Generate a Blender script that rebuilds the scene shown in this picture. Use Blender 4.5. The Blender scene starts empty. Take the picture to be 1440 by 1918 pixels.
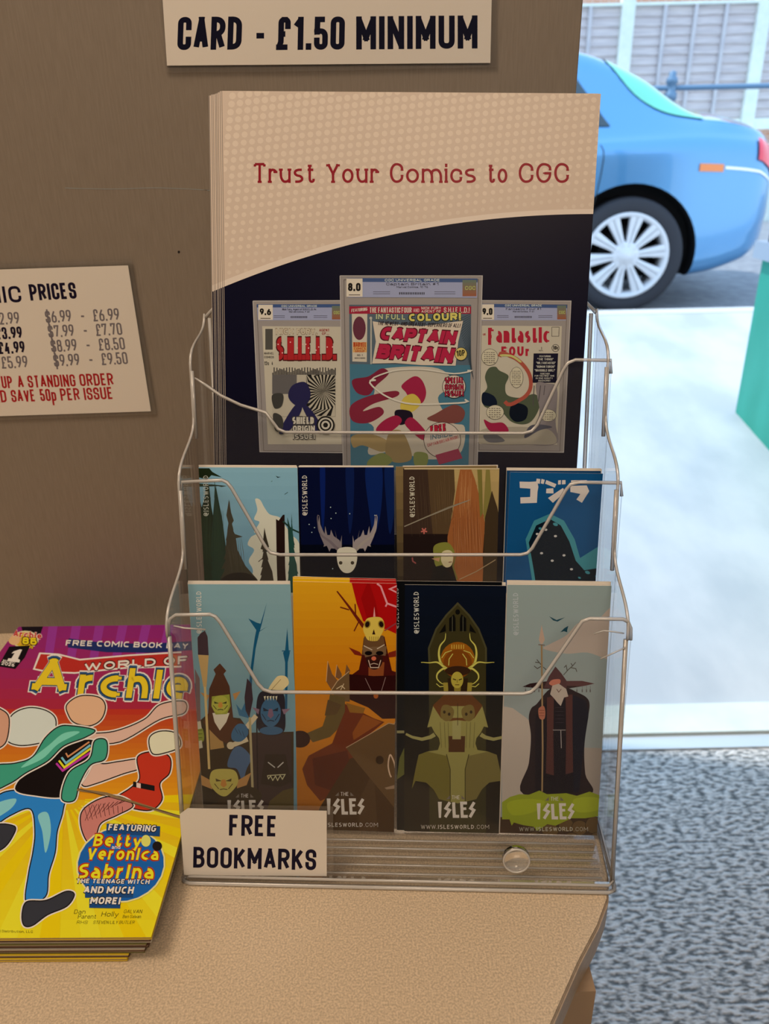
import bpy, bmesh, math, random
from mathutils import Vector, Matrix
random.seed(7)
SC = bpy.context.scene
COL = SC.collection

# ------------------------------------------------------------------ camera
FPX, PITCH, ROLL, CAMZ = 1450.0, math.radians(25), math.radians(1.3), 0.36
fwd = Vector((0, math.cos(PITCH), -math.sin(PITCH)))
_rt = Vector((1, 0, 0)); _dn = Vector((0, -math.sin(PITCH), -math.cos(PITCH)))
camR = _rt*math.cos(ROLL) + _dn*math.sin(ROLL)
camD = _dn*math.cos(ROLL) - _rt*math.sin(ROLL)
CAM = Vector((0, 0, CAMZ))
cd = bpy.data.cameras.new('camera'); cam = bpy.data.objects.new('camera', cd); COL.objects.link(cam)
cd.sensor_fit = 'VERTICAL'; cd.sensor_height = 36; cd.sensor_width = 36
cd.lens = FPX/1918*36
cam.matrix_world = Matrix.Translation(CAM) @ Matrix((camR, -camD, -fwd)).transposed().to_4x4()
cd.clip_start = 0.02; cd.clip_end = 200
cd.dof.use_dof = True; cd.dof.focus_distance = 0.43; cd.dof.aperture_fstop = 13
SC.camera = cam

# ------------------------------------------------------------------ world, sun, lamps, exposure
w = bpy.data.worlds.new('sky'); SC.world = w; w.use_nodes = True
nt = w.node_tree; bg = nt.nodes['Background']
tc = nt.nodes.new('ShaderNodeTexCoord'); sx = nt.nodes.new('ShaderNodeSeparateXYZ'); rp = nt.nodes.new('ShaderNodeValToRGB')
nt.links.new(tc.outputs['Generated'], sx.inputs[0]); nt.links.new(sx.outputs['Z'], rp.inputs[0]); nt.links.new(rp.outputs[0], bg.inputs[0])
rp.color_ramp.elements[0].color = (0.74, 0.88, 1.0, 1); rp.color_ramp.elements[0].position = 0.0
rp.color_ramp.elements[1].color = (0.38, 0.64, 1.0, 1); rp.color_ramp.elements[1].position = 0.9
bg.inputs[1].default_value = 1.95
sd = bpy.data.lights.new('sun', 'SUN'); sd.energy = 2.5; sd.angle = math.radians(2); sd.color = (1, 0.95, 0.86)
so = bpy.data.objects.new('sun', sd); COL.objects.link(so); 
so.rotation_euler = Vector((-0.62, 0.12, 1.1)).to_track_quat('Z', 'Y').to_euler()
def area(name, loc, size, energy, color, target):
    d = bpy.data.lights.new(name, 'AREA'); d.shape = 'RECTANGLE'; d.size, d.size_y = size; d.energy = energy; d.color = color
    o = bpy.data.objects.new(name, d); COL.objects.link(o); o.location = loc
    o.rotation_euler = (Vector(target)-Vector(loc)).to_track_quat('-Z', 'Y').to_euler()
    return o
WARM = (1.0, 0.76, 0.54)
area('ceiling_lamp_light', (-0.55, 0.02, 1.50), (0.6, 0.6), 11.2, WARM, (-0.1, 0.4, 0))
area('ceiling_lamp_light', (0.15, -1.1, 1.52), (0.6, 0.6), 15, WARM, (0.1, 0.4, 0))
SC.view_settings.view_transform = 'Standard'; SC.view_settings.look = 'None'
SC.view_settings.exposure = 0.0; SC.view_settings.gamma = 1.0; SC.view_settings.use_curve_mapping = False
SC.cycles.transparent_max_bounces = 48; SC.cycles.max_bounces = 10
SC.cycles.sample_clamp_indirect = 4.0; SC.cycles.caustics_reflective = False; SC.cycles.caustics_refractive = False

# ------------------------------------------------------------------ helpers
def lin(c):
    c = c/255.0
    return c/12.92 if c <= 0.04045 else ((c+0.055)/1.055)**2.4
def hx(h, W=None):
    r = [lin(int(h[i:i+2], 16)) for i in (0, 2, 4)]
    if W:
        r = [min(0.9, a/b*0.82) for a, b in zip(r, hx(W))]
    return tuple(r)
def mat(name, color=(0.5, 0.5, 0.5), rough=0.5, metal=0.0, coat=0.0, spec=0.5):
    m = bpy.data.materials.new(name); m.use_nodes = True
    b = m.node_tree.nodes['Principled BSDF']
    b.inputs['Base Color'].default_value = (*color, 1); b.inputs['Roughness'].default_value = rough
    b.inputs['Metallic'].default_value = metal; b.inputs['Coat Weight'].default_value = coat
    b.inputs['Specular IOR Level'].default_value = spec
    return m
def noisy(name, c1, c2, scale=(50, 50, 50), detail=3, rough=0.5, lo=0.35, hi=0.65, bump=0.0, coat=0.0, spec=0.5, dist=0.001, mids=None):
    m = mat(name, c1, rough, coat=coat, spec=spec); t = m.node_tree; b = t.nodes['Principled BSDF']
    co = t.nodes.new('ShaderNodeTexCoord'); mp = t.nodes.new('ShaderNodeMapping'); n = t.nodes.new('ShaderNodeTexNoise'); r = t.nodes.new('ShaderNodeValToRGB')
    mp.inputs['Scale'].default_value = scale; n.inputs['Scale'].default_value = 1; n.inputs['Detail'].default_value = detail
    t.links.new(co.outputs['Object'], mp.inputs[0]); t.links.new(mp.outputs[0], n.inputs['Vector']); t.links.new(n.outputs['Fac'], r.inputs[0])
    r.color_ramp.elements[0].position = lo; r.color_ramp.elements[0].color = (*c1, 1)
    r.color_ramp.elements[1].position = hi; r.color_ramp.elements[1].color = (*c2, 1)
    t.links.new(r.outputs[0], b.inputs['Base Color'])
    if bump:
        bp = t.nodes.new('ShaderNodeBump'); bp.inputs['Strength'].default_value = bump; bp.inputs['Distance'].default_value = dist
        t.links.new(n.outputs['Fac'], bp.inputs['Height']); t.links.new(bp.outputs[0], b.inputs['Normal'])
    return m
def clear(name, tint=(0.97, 0.97, 0.97), haze=0.04, hcol=(0.8, 0.8, 0.8), gloss=1.0, rough=0.06):
    m = bpy.data.materials.new(name); m.use_nodes = True; t = m.node_tree; t.nodes.clear()
    out = t.nodes.new('ShaderNodeOutputMaterial'); tr = t.nodes.new('ShaderNodeBsdfTransparent'); gl = t.nodes.new('ShaderNodeBsdfGlossy')
    df = t.nodes.new('ShaderNodeBsdfDiffuse'); fr = t.nodes.new('ShaderNodeFresnel'); m1 = t.nodes.new('ShaderNodeMixShader'); m2 = t.nodes.new('ShaderNodeMixShader')
    mu = t.nodes.new('ShaderNodeMath'); mu.operation = 'MULTIPLY'; mu.inputs[1].default_value = gloss; mu.use_clamp = True
    fr.inputs[0].default_value = 1.45; tr.inputs[0].default_value = (*tint, 1); gl.inputs['Roughness'].default_value = rough; df.inputs[0].default_value = (*hcol, 1)
    m1.inputs[0].default_value = haze
    t.links.new(tr.outputs[0], m1.inputs[1]); t.links.new(df.outputs[0], m1.inputs[2])
    t.links.new(fr.outputs[0], mu.inputs[0]); t.links.new(mu.outputs[0], m2.inputs[0]); t.links.new(m1.outputs[0], m2.inputs[1]); t.links.new(gl.outputs[0], m2.inputs[2])
    t.links.new(m2.outputs[0], out.inputs[0])
    return m

def link(name, me, m=None, parent=None, smooth=False):
    o = bpy.data.objects.new(name, me); COL.objects.link(o)
    if m is not None:
        for x in (m if isinstance(m, list) else [m]): me.materials.append(x)
    if parent is not None: o.parent = parent
    if smooth:
        me.shade_smooth()
    return o
def tag(o, label, cat, group=None):
    o['label'] = label; o['category'] = cat
    if group: o['group'] = group
    return o
def structure(o, label=None):
    o['kind'] = 'structure'
    if label: o['label'] = label
    return o
def empty(name, M):
    o = bpy.data.objects.new(name, None); COL.objects.link(o); o.matrix_world = M; o.empty_display_size = 0.05
    return o
def mesh(name, vs, fs):
    me = bpy.data.meshes.new(name); me.from_pydata([tuple(v) for v in vs], [], fs); me.update(); return me
def box_vf(a, b):
    x0, y0, z0 = a; x1, y1, z1 = b
    return ([(x0,y0,z0),(x1,y0,z0),(x1,y1,z0),(x0,y1,z0),(x0,y0,z1),(x1,y0,z1),(x1,y1,z1),(x0,y1,z1)],
            [(3,2,1,0),(4,5,6,7),(0,1,5,4),(1,2,6,5),(2,3,7,6),(3,0,4,7)])
def box(name, a, b, m=None, parent=None, bevel=0):
    me = mesh(name, *box_vf(a, b))
    if bevel:
        bm = bmesh.new(); bm.from_mesh(me); bmesh.ops.bevel(bm, geom=bm.edges[:], offset=bevel, segments=2, affect='EDGES', profile=0.6); bm.to_mesh(me); bm.free()
    return link(name, me, m, parent)
def prism(name, pts, off, m=None, parent=None, bevel=0):
    """closed outline pts (3-D) pushed along off; solid"""
    off = Vector(off); n = len(pts); vs = [Vector(p) for p in pts]; vs2 = [p+off for p in vs]
    fs = [tuple(range(n)), tuple(range(2*n-1, n-1, -1))] + [(i, i+n, (i+1) % n+n, (i+1) % n) for i in range(n)]
    me = mesh(name, vs+vs2, fs)
    bm = bmesh.new(); bm.from_mesh(me); bmesh.ops.recalc_face_normals(bm, faces=bm.faces[:])
    if bevel: bmesh.ops.bevel(bm, geom=bm.edges[:], offset=bevel, segments=2, affect='EDGES')
    bm.to_mesh(me); bm.free()
    return link(name, me, m, parent)
def tube_vf(path, r, seg=8, closed=False):
    path = [Vector(p) for p in path]; n = len(path); vs = []; fs = []; up = None
    for i, p in enumerate(path):
        a = path[(i-1) % n] if (closed or i > 0) else p; b = path[(i+1) % n] if (closed or i < n-1) else p
        t = (b-a).normalized()
        if up is None: up = t.orthogonal().normalized()
        up = (up - t*up.dot(t)).normalized(); s = t.cross(up)
        rr = r[i] if isinstance(r, (list, tuple)) else r
        vs += [p + (up*math.cos(2*math.pi*k/seg) + s*math.sin(2*math.pi*k/seg))*rr for k in range(seg)]
    for i in range(n if closed else n-1):
        j = (i+1) % n
        fs += [(i*seg+k, i*seg+(k+1) % seg, j*seg+(k+1) % seg, j*seg+k) for k in range(seg)]
    if not closed: fs += [tuple(range(seg))[::-1], tuple(range((n-1)*seg, n*seg))]
    return vs, fs
def tube(name, path, r, m, parent=None, seg=8, closed=False):
    return link(name, mesh(name, *tube_vf(path, r, seg, closed)), m, parent, smooth=True)
def lathe_vf(prof, seg=32):
    """prof (radius, height) about z"""
    vs = [(r*math.cos(2*math.pi*k/seg), r*math.sin(2*math.pi*k/seg), h) for r, h in prof for k in range(seg)]
    fs = [(i*seg+k, i*seg+(k+1) % seg, (i+1)*seg+(k+1) % seg, (i+1)*seg+k) for i in range(len(prof)-1) for k in range(seg)]
    return vs, fs

def ray(px, py): return fwd + camR*((px-720)/FPX) + camD*((py-959)/FPX)
def hit(px, py, M):
    """where the sight line through a pixel meets the plane y=0 of frame M, in M's own coordinates"""
    Mi = M.inverted(); o = Mi @ CAM; d = Mi.to_3x3() @ ray(px, py); t = -o.y/d.y
    p = o + d*t; return p.x, p.z
def hitw(px, py, M):
    u, v = hit(px, py, M); return M @ Vector((u, 0, v))
def sm(pts, k=6):
    """smooth closed curve through pts"""
    n = len(pts); out = []
    for i in range(n):
        p0, p1, p2, p3 = pts[i-1], pts[i], pts[(i+1) % n], pts[(i+2) % n]
        for j in range(k):
            t = j/k
            out.append(tuple(0.5*(2*p1[a]+(p2[a]-p0[a])*t+(2*p0[a]-5*p1[a]+4*p2[a]-p3[a])*t*t+(3*p1[a]-p0[a]-3*p2[a]+p3[a])*t**3) for a in (0, 1)))
    return out
def ell(cx, cy, rx, ry, rot=0, n=24):
    c, s = math.cos(math.radians(rot)), math.sin(math.radians(rot))
    return [(cx+rx*math.cos(a)*c-ry*math.sin(a)*s, cy+rx*math.cos(a)*s+ry*math.sin(a)*c) for a in [2*math.pi*i/n for i in range(n)]]

# ------------------------------------------------------------------ lettering: every glyph is a set of strokes in a unit box; a third value 1 rounds the corner
G = {
'A': (.50, [[(0,0),(.5,1),(1,0)], [(.17,.3),(.83,.3)]]),
'B': (.46, [['c',(0,.53),(0,1),(.92,1,1),(.92,.53,1)], ['c',(0,0),(0,.53),(1,.53,1),(1,0,1)]]),
'C': (.44, [[(1,.72),(1,1,1),(0,1,1),(0,0,1),(1,0,1),(1,.28)]]),
'D': (.46, [['c',(0,0),(0,1),(1,1,1),(1,0,1)]]),
'E': (.40, [[(1,1),(0,1),(0,0),(1,0)], [(0,.52),(.86,.52)]]),
'F': (.40, [[(1,1),(0,1),(0,0)], [(0,.48),(.86,.48)]]),
'G': (.46, [[(1,.74),(1,1,1),(0,1,1),(0,0,1),(1,0,1),(1,.48),(.55,.48)]]),
'H': (.46, [[(0,0),(0,1)], [(1,0),(1,1)], [(0,.52),(1,.52)]]),
'I': (.0, [[(0,0),(0,1)]]),
'J': (.36, [[(1,1),(1,0,1),(0,0,1),(0,.25)]]),
'K': (.46, [[(0,0),(0,1)], [(1,1),(.0,.36)], [(.35,.56),(1,0)]]),
'L': (.38, [[(0,1),(0,0),(1,0)]]),
'M': (.62, [[(0,0),(0,1),(.5,.32),(1,1),(1,0)]]),
'N': (.48, [[(0,0),(0,1),(1,0),(1,1)]]),
'O': (.46, [['c',(0,0,1),(0,1,1),(1,1,1),(1,0,1)]]),
'P': (.45, [[(0,0),(0,1),(1,1,1),(1,.44,1),(0,.44)]]),
'Q': (.46, [['c',(0,0,1),(0,1,1),(1,1,1),(1,0,1)], [(.6,.25),(1.05,-.1)]]),
'R': (.47, [[(0,0),(0,1),(1,1,1),(1,.48,1),(0,.48)], [(.5,.48),(1,0)]]),
'S': (.43, [[(1,.74),(1,1,1),(0,1,1),(0,.52,1),(1,.48,1),(1,0,1),(0,0,1),(0,.26)]]),
'T': (.44, [[(0,1),(1,1)], [(.5,1),(.5,0)]]),
'U': (.46, [[(0,1),(0,0,1),(1,0,1),(1,1)]]),
'V': (.48, [[(0,1),(.5,0),(1,1)]]),
'W': (.74, [[(0,1),(.25,0),(.5,.9),(.75,0),(1,1)]]),
'X': (.46, [[(0,1),(1,0)], [(1,1),(0,0)]]),
'Y': (.46, [[(0,1),(.5,.45),(1,1)], [(.5,.45),(.5,0)]]),
'Z': (.42, [[(0,1),(1,1),(0,0),(1,0)]]),
'0': (.44, [['c',(0,0,1),(0,1,1),(1,1,1),(1,0,1)]]),
'1': (.24, [[(0,.76),(1,1),(1,0)]]),
'2': (.42, [[(0,.74),(0,1,1),(1,1,1),(1,.6,1),(0,0),(1,0)]]),
'3': (.42, [[(0,.76),(0,1,1),(1,1,1),(1,.53,1),(.4,.53)], [(.4,.53),(1,.53,1),(1,0,1),(0,0,1),(0,.24)]]),
'4': (.46, [[(1,.24),(0,.24),(.6,1)], [(.74,.5),(.74,0)]]),
'5': (.42, [[(.95,1),(.05,1),(.03,.56),(1,.62,1),(1,0,1),(0,0,1),(0,.24)]]),
'6': (.42, [['c',(0,0,1),(0,.56,1),(1,.56,1),(1,0,1)], [(0,.3),(.12,.6),(.7,1)]]),
'7': (.42, [[(0,.84),(0,1),(1,1),(.35,0)]]),
'8': (.42, [['c',(.05,.53,1),(.05,1,1),(.95,1,1),(.95,.53,1)], ['c',(0,0,1),(0,.53,1),(1,.53,1),(1,0,1)]]),
'9': (.42, [['c',(0,.44,1),(0,1,1),(1,1,1),(1,.44,1)], [(1,.7),(.88,.4),(.3,0)]]),
'.': (.0, [[(0,0),(0,.035)]]), ',': (.06, [[(1,.04),(0,-.14)]]), '!': (.0, [[(0,.3),(0,1)], [(0,0),(0,.04)]]),
"'": (.0, [[(0,.8),(0,1)]]), '"': (.16, [[(0,.8),(0,1)], [(1,.8),(1,1)]]), '-': (.34, [[(0,.42),(1,.42)]]),
'#': (.4, [[(.2,0),(.4,1)], [(.6,0),(.8,1)], [(0,.32),(1,.32)], [(0,.68),(1,.68)]]),
'£': (.44, [[(1,.76),(1,1,1),(.22,1,1),(.22,.2),(0,0),(1,0)], [(0,.48),(.72,.48)]]),
'$': (.43, [[(1,.74),(1,1,1),(0,1,1),(0,.52,1),(1,.48,1),(1,0,1),(0,0,1),(0,.26)], [(.5,1.14),(.5,-.14)]]),
'@': (.62, [[(1,.0),(0,.0,1),(0,1,1),(1,1,1),(1,.3,1),(.68,.3),(.68,.7)], ['c',(.3,.3,1),(.3,.7,1),(.68,.7,1),(.68,.3,1)]]),
'a': (.40, [[(.1,.68),(1,.68,1),(1,0)], ['c',(1,.4),(0,.4,1),(0,0,1),(1,0,1)]]),
'b': (.42, [[(0,1),(0,0)], ['c',(0,0,1),(0,.68,1),(1,.68,1),(1,0,1)]]),
'c': (.38, [[(1,.5),(1,.68,1),(0,.68,1),(0,0,1),(1,0,1),(1,.16)]]),
'd': (.42, [[(1,1),(1,0)], ['c',(0,0,1),(0,.68,1),(1,.68,1),(1,0,1)]]),
'e': (.40, [[(0,.36),(1,.36),(1,.68,1),(0,.68,1),(0,0,1),(1,0,1),(1,.14)]]),
'f': (.30, [[(.35,0),(.35,1,1),(1,1)], [(0,.68),(.9,.68)]]),
'g': (.42, [['c',(0,0,1),(0,.68,1),(1,.68,1),(1,0,1)], [(1,.68),(1,-.28,1),(0,-.28)]]),
'h': (.40, [[(0,0),(0,1)], [(0,.5),(.0,.68,1),(1,.68,1),(1,0)]]),
'i': (.0, [[(0,0),(0,.68)], [(0,.9),(0,.96)]]),
'k': (.38, [[(0,0),(0,1)], [(1,.68),(0,.26)], [(.35,.4),(1,0)]]),
'l': (.0, [[(0,0),(0,1)]]),
'm': (.72, [[(0,0),(0,.68)], [(0,.5),(0,.68,1),(.5,.68,1),(.5,0)], [(.5,.5),(.5,.68,1),(1,.68,1),(1,0)]]),
'n': (.40, [[(0,0),(0,.68)], [(0,.5),(0,.68,1),(1,.68,1),(1,0)]]),
'o': (.42, [['c',(0,0,1),(0,.68,1),(1,.68,1),(1,0,1)]]),
'p': (.42, [[(0,-.28),(0,.68)], ['c',(0,0,1),(0,.68,1),(1,.68,1),(1,0,1)]]),
'r': (.26, [[(0,0),(0,.68)], [(0,.42),(0,.68,1),(1,.68,1),(1,.56)]]),
's': (.34, [[(1,.52),(1,.68,1),(0,.68,1),(0,.35,1),(1,.33,1),(1,0,1),(0,0,1),(0,.16)]]),
't': (.28, [[(.35,.9),(.35,0,1),(1,0,1),(1,.1)], [(0,.68),(.95,.68)]]),
'u': (.40, [[(0,.68),(0,0,1),(1,0,1),(1,.2)], [(1,.68),(1,0)]]),
'v': (.40, [[(0,.68),(.5,0),(1,.68)]]), 'w': (.62, [[(0,.68),(.25,0),(.5,.6),(.75,0),(1,.68)]]),
'x': (.38, [[(0,.68),(1,0)], [(1,.68),(0,0)]]),
'y': (.42, [[(0,.68),(.5,.02)], [(1,.68),(.35,-.28),(0,-.28)]]),
}
def rounded(pts, closed, rad, oval=False):
    n = len(pts); out = []
    for i, p in enumerate(pts):
        if len(p) < 3 or (not closed and i in (0, n-1)):
            out.append((p[0], p[1])); continue
        P = Vector(p[:2]); A = Vector(pts[i-1][:2]); B = Vector(pts[(i+1) % n][:2])
        la, lb = (A-P).length, (B-P).length
        r = min(rad, la*.5 if len(pts[i-1]) > 2 else la*.98, lb*.5 if len(pts[(i+1) % n]) > 2 else lb*.98)
        ra = rb = r
        if oval:
            ra = la*.5 if len(pts[i-1]) > 2 else la*.95; rb = lb*.5 if len(pts[(i+1) % n]) > 2 else lb*.95
            ra, rb = min(ra, rb*1.7), min(rb, ra*1.7)
        a = P+(A-P)*(ra/max(la, 1e-6)); b = P+(B-P)*(rb/max(lb, 1e-6))
        for k in range(8):
            t = k/7; q = a*(1-t)**2*1.0 + P*2*t*(1-t) + b*t*t
            m_ = .95 if oval else .25; q = q*(1-m_) + (P + (a-P)*(1-math.sin(t*math.pi/2)) + (b-P)*(1-math.cos(t*math.pi/2)))*m_
            out.append((q.x, q.y))
    return out
def stroke_quads(pts, t, closed=False):
    """list of quads covering a line of width t; t may be one width per point"""
    P = [Vector(p) for p in pts]; P = [p for i, p in enumerate(P) if i == 0 or (p-P[i-1]).length > 1e-7]
    if closed and len(P) > 1 and (P[0]-P[-1]).length < 1e-7: P.pop()
    n = len(P); L = []; Rr = []
    if n < 2: return []
    tt = t if isinstance(t, (list, tuple)) else [t]*n
    if len(tt) < n: tt = [tt[0]+(tt[-1]-tt[0])*i/(n-1) for i in range(n)]
    for i in range(n):
        a = P[i]-P[i-1] if (closed or i > 0) else P[1]-P[0]
        b = P[(i+1) % n]-P[i] if (closed or i < n-1) else P[i]-P[i-1]
        a.normalize(); b.normalize(); na = Vector((-a.y, a.x)); nb = Vector((-b.y, b.x)); m = na+nb
        if m.length < .2: m = nb.copy()
        m.normalize(); k = 1/max(.45, m.dot(nb)); h = tt[i]/2
        L.append(P[i]+m*h*k); Rr.append(P[i]-m*h*k)
    return [[L[i], L[(i+1) % n], Rr[(i+1) % n], Rr[i]] for i in range(n if closed else n-1)]
def seg_d(p, a, b):
    ab = b-a; l = ab.length_squared
    t = 0 if l == 0 else max(0, min(1, (p-a).dot(ab)/l)); return (p-(a+ab*t)).length
HEAVY = {
'C': [[(.95,1),(0,1,1),(0,0,1),(.95,0)]], 'c': [[(.92,.68),(0,.68,1),(0,0,1),(.95,0)]], 'e': [[(0,.35),(1,.35),(1,.68,1),(0,.68,1),(0,0,1),(.9,0)]],
'S': [[(.95,1),(0,1,1),(0,.52,1),(1,.48,1),(1,0,1),(.05,0)]], 's': [[(.95,.68),(0,.68,1),(0,.36,1),(1,.32,1),(1,0,1),(.05,0)]],
'G': [[(.95,1),(0,1,1),(0,0,1),(1,0,1),(1,.46),(.6,.46)]], 'r': [[(0,0),(0,.68)],[(0,.42),(0,.68,1),(1,.68)]], 'a': [[(.1,.68),(1,.68,1),(1,0)], [(1,.38),(0,.38,1),(0,0,1),(1,0)]],
}
def split_sharp(pts, closed, t):
    """cut a stroke at its pointed corners and let both pieces run on a little, so that the corner is filled"""
    if closed: return [(True, pts)]
    out = []; cur = [pts[0]]
    for i in range(1, len(pts)-1):
        cur.append(pts[i])
        a = (Vector(pts[i])-Vector(pts[i-1])).normalized(); b = (Vector(pts[i+1])-Vector(pts[i])).normalized()
        if a.dot(b) < -.1:
            e = t*.55; cur[-1] = tuple(Vector(pts[i])+a*e); out.append((False, cur)); cur = [tuple(Vector(pts[i])-b*e)]
    cur.append(pts[-1]); out.append((False, cur)); return out
def clipbox(q, x0, y0, x1, y1):
    pts = [tuple(v) for v in q]
    for ax, lim, sg in ((0, x0, 1), (0, x1, -1), (1, y0, 1), (1, y1, -1)):
        o = []
        for i in range(len(pts)):
            a, b = pts[i-1], pts[i]; da, db = (a[ax]-lim)*sg, (b[ax]-lim)*sg
            if (da >= 0) != (db >= 0):
                k = da/(da-db); o.append((a[0]+(b[0]-a[0])*k, a[1]+(b[1]-a[1])*k))
            if db >= 0: o.append(b)
        pts = o
        if len(pts) < 3: return None
    return [Vector(p) for p in pts]
def glyph(ch, t, slab=0, wide=1.0):
    """(advance width, quads) with cap height 1 and stroke width t; slab adds serifs of that length"""
    g = G.get(ch) or G.get(ch.upper())
    if g is None: return .2, []
    w0, strokes = g; w0 = w0*wide; q = []; h = t/2
    if (t >= .19 and ch in HEAVY) or (slab and ch in 'Ss'): strokes = HEAVY[ch]
    real = []
    for s in strokes:
        closed = s[0] == 'c'; pts = s[1:] if closed else s
        real.append((closed, [((p[0]*w0), h+p[1]*(1-t) if p[1] >= 0 else p[1])+tuple(p[2:]) for p in pts]))
    xmid = w0/2
    for si, (closed, pts) in enumerate(real):
        rp_ = rounded(pts, closed, .26*max(.8, wide), bool(slab))
        if not closed:     # let straight ends reach the cap line and the base line
            for e, nb in ((0, 1), (-1, -2)):
                a = Vector(rp_[e]); b = Vector(rp_[nb])
                if abs(a.x-b.x) < 1e-6: rp_[e] = (a.x, a.y+(h if a.y > b.y else -h))
        for c2, pp in split_sharp(rp_, closed, t):
            for qq in stroke_quads(pp, t, c2):
                qq = clipbox(qq, -h-.001, 0 if ch not in 'Qgpy,$' else -.5, w0+h+.001, 1.0 if ch != '$' else 1.3)
                if qq: q.append(qq)
        if slab and not closed:
            for e, nb in ((0, 1), (-1, -2)):
                a = Vector(rp_[e]); b = Vector(rp_[nb]); d = (a-b).normalized()
                near = any(seg_d(a, Vector(o[i][:2]), Vector(o[(i+1) % len(o)][:2])) < t*.9 for k, (c_, o) in enumerate(real) if k != si for i in range(len(o)-(0 if c_ else 1)))
                if near: continue
                if abs(d.y) > .5 and not (ch in 'CGSacest' and abs(d.y) > .9 and .1 < a.y < .9) and ch not in "i.,'!\"-":
                    ym = a.y-(h*.9 if a.y > b.y else -h*.9)
                    q += stroke_quads([(a.x-slab, ym), (a.x+slab, ym)], t*.9)
                elif ch in 'CGc': q += stroke_quads([(a.x, a.y-t*.2), (a.x, a.y+t*.3)], t*1.15)
                elif ch in 'ETFLZ': s_ = -1 if a.y > .5 else 1; q += stroke_quads([(a.x, a.y), (a.x, a.y+s_*slab*1.2)], t)
            if ch == 'i' and si == 0: q += stroke_quads([(-slab, h), (slab, h)], t*.9); q += stroke_quads([(-slab, .68-h*.4), (0, .68-h*.4)], t*.9)
    return w0, q

PRINT = None
def print_material():
    m = mat('glossy_print', (1, 1, 1), 0.32, coat=0.0, spec=0.10); t = m.node_tree
    a = t.nodes.new('ShaderNodeVertexColor'); a.layer_name = 'ink'; t.links.new(a.outputs[0], t.nodes['Principled BSDF'].inputs['Base Color'])
    return m
M_PRINT = print_material()

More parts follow.
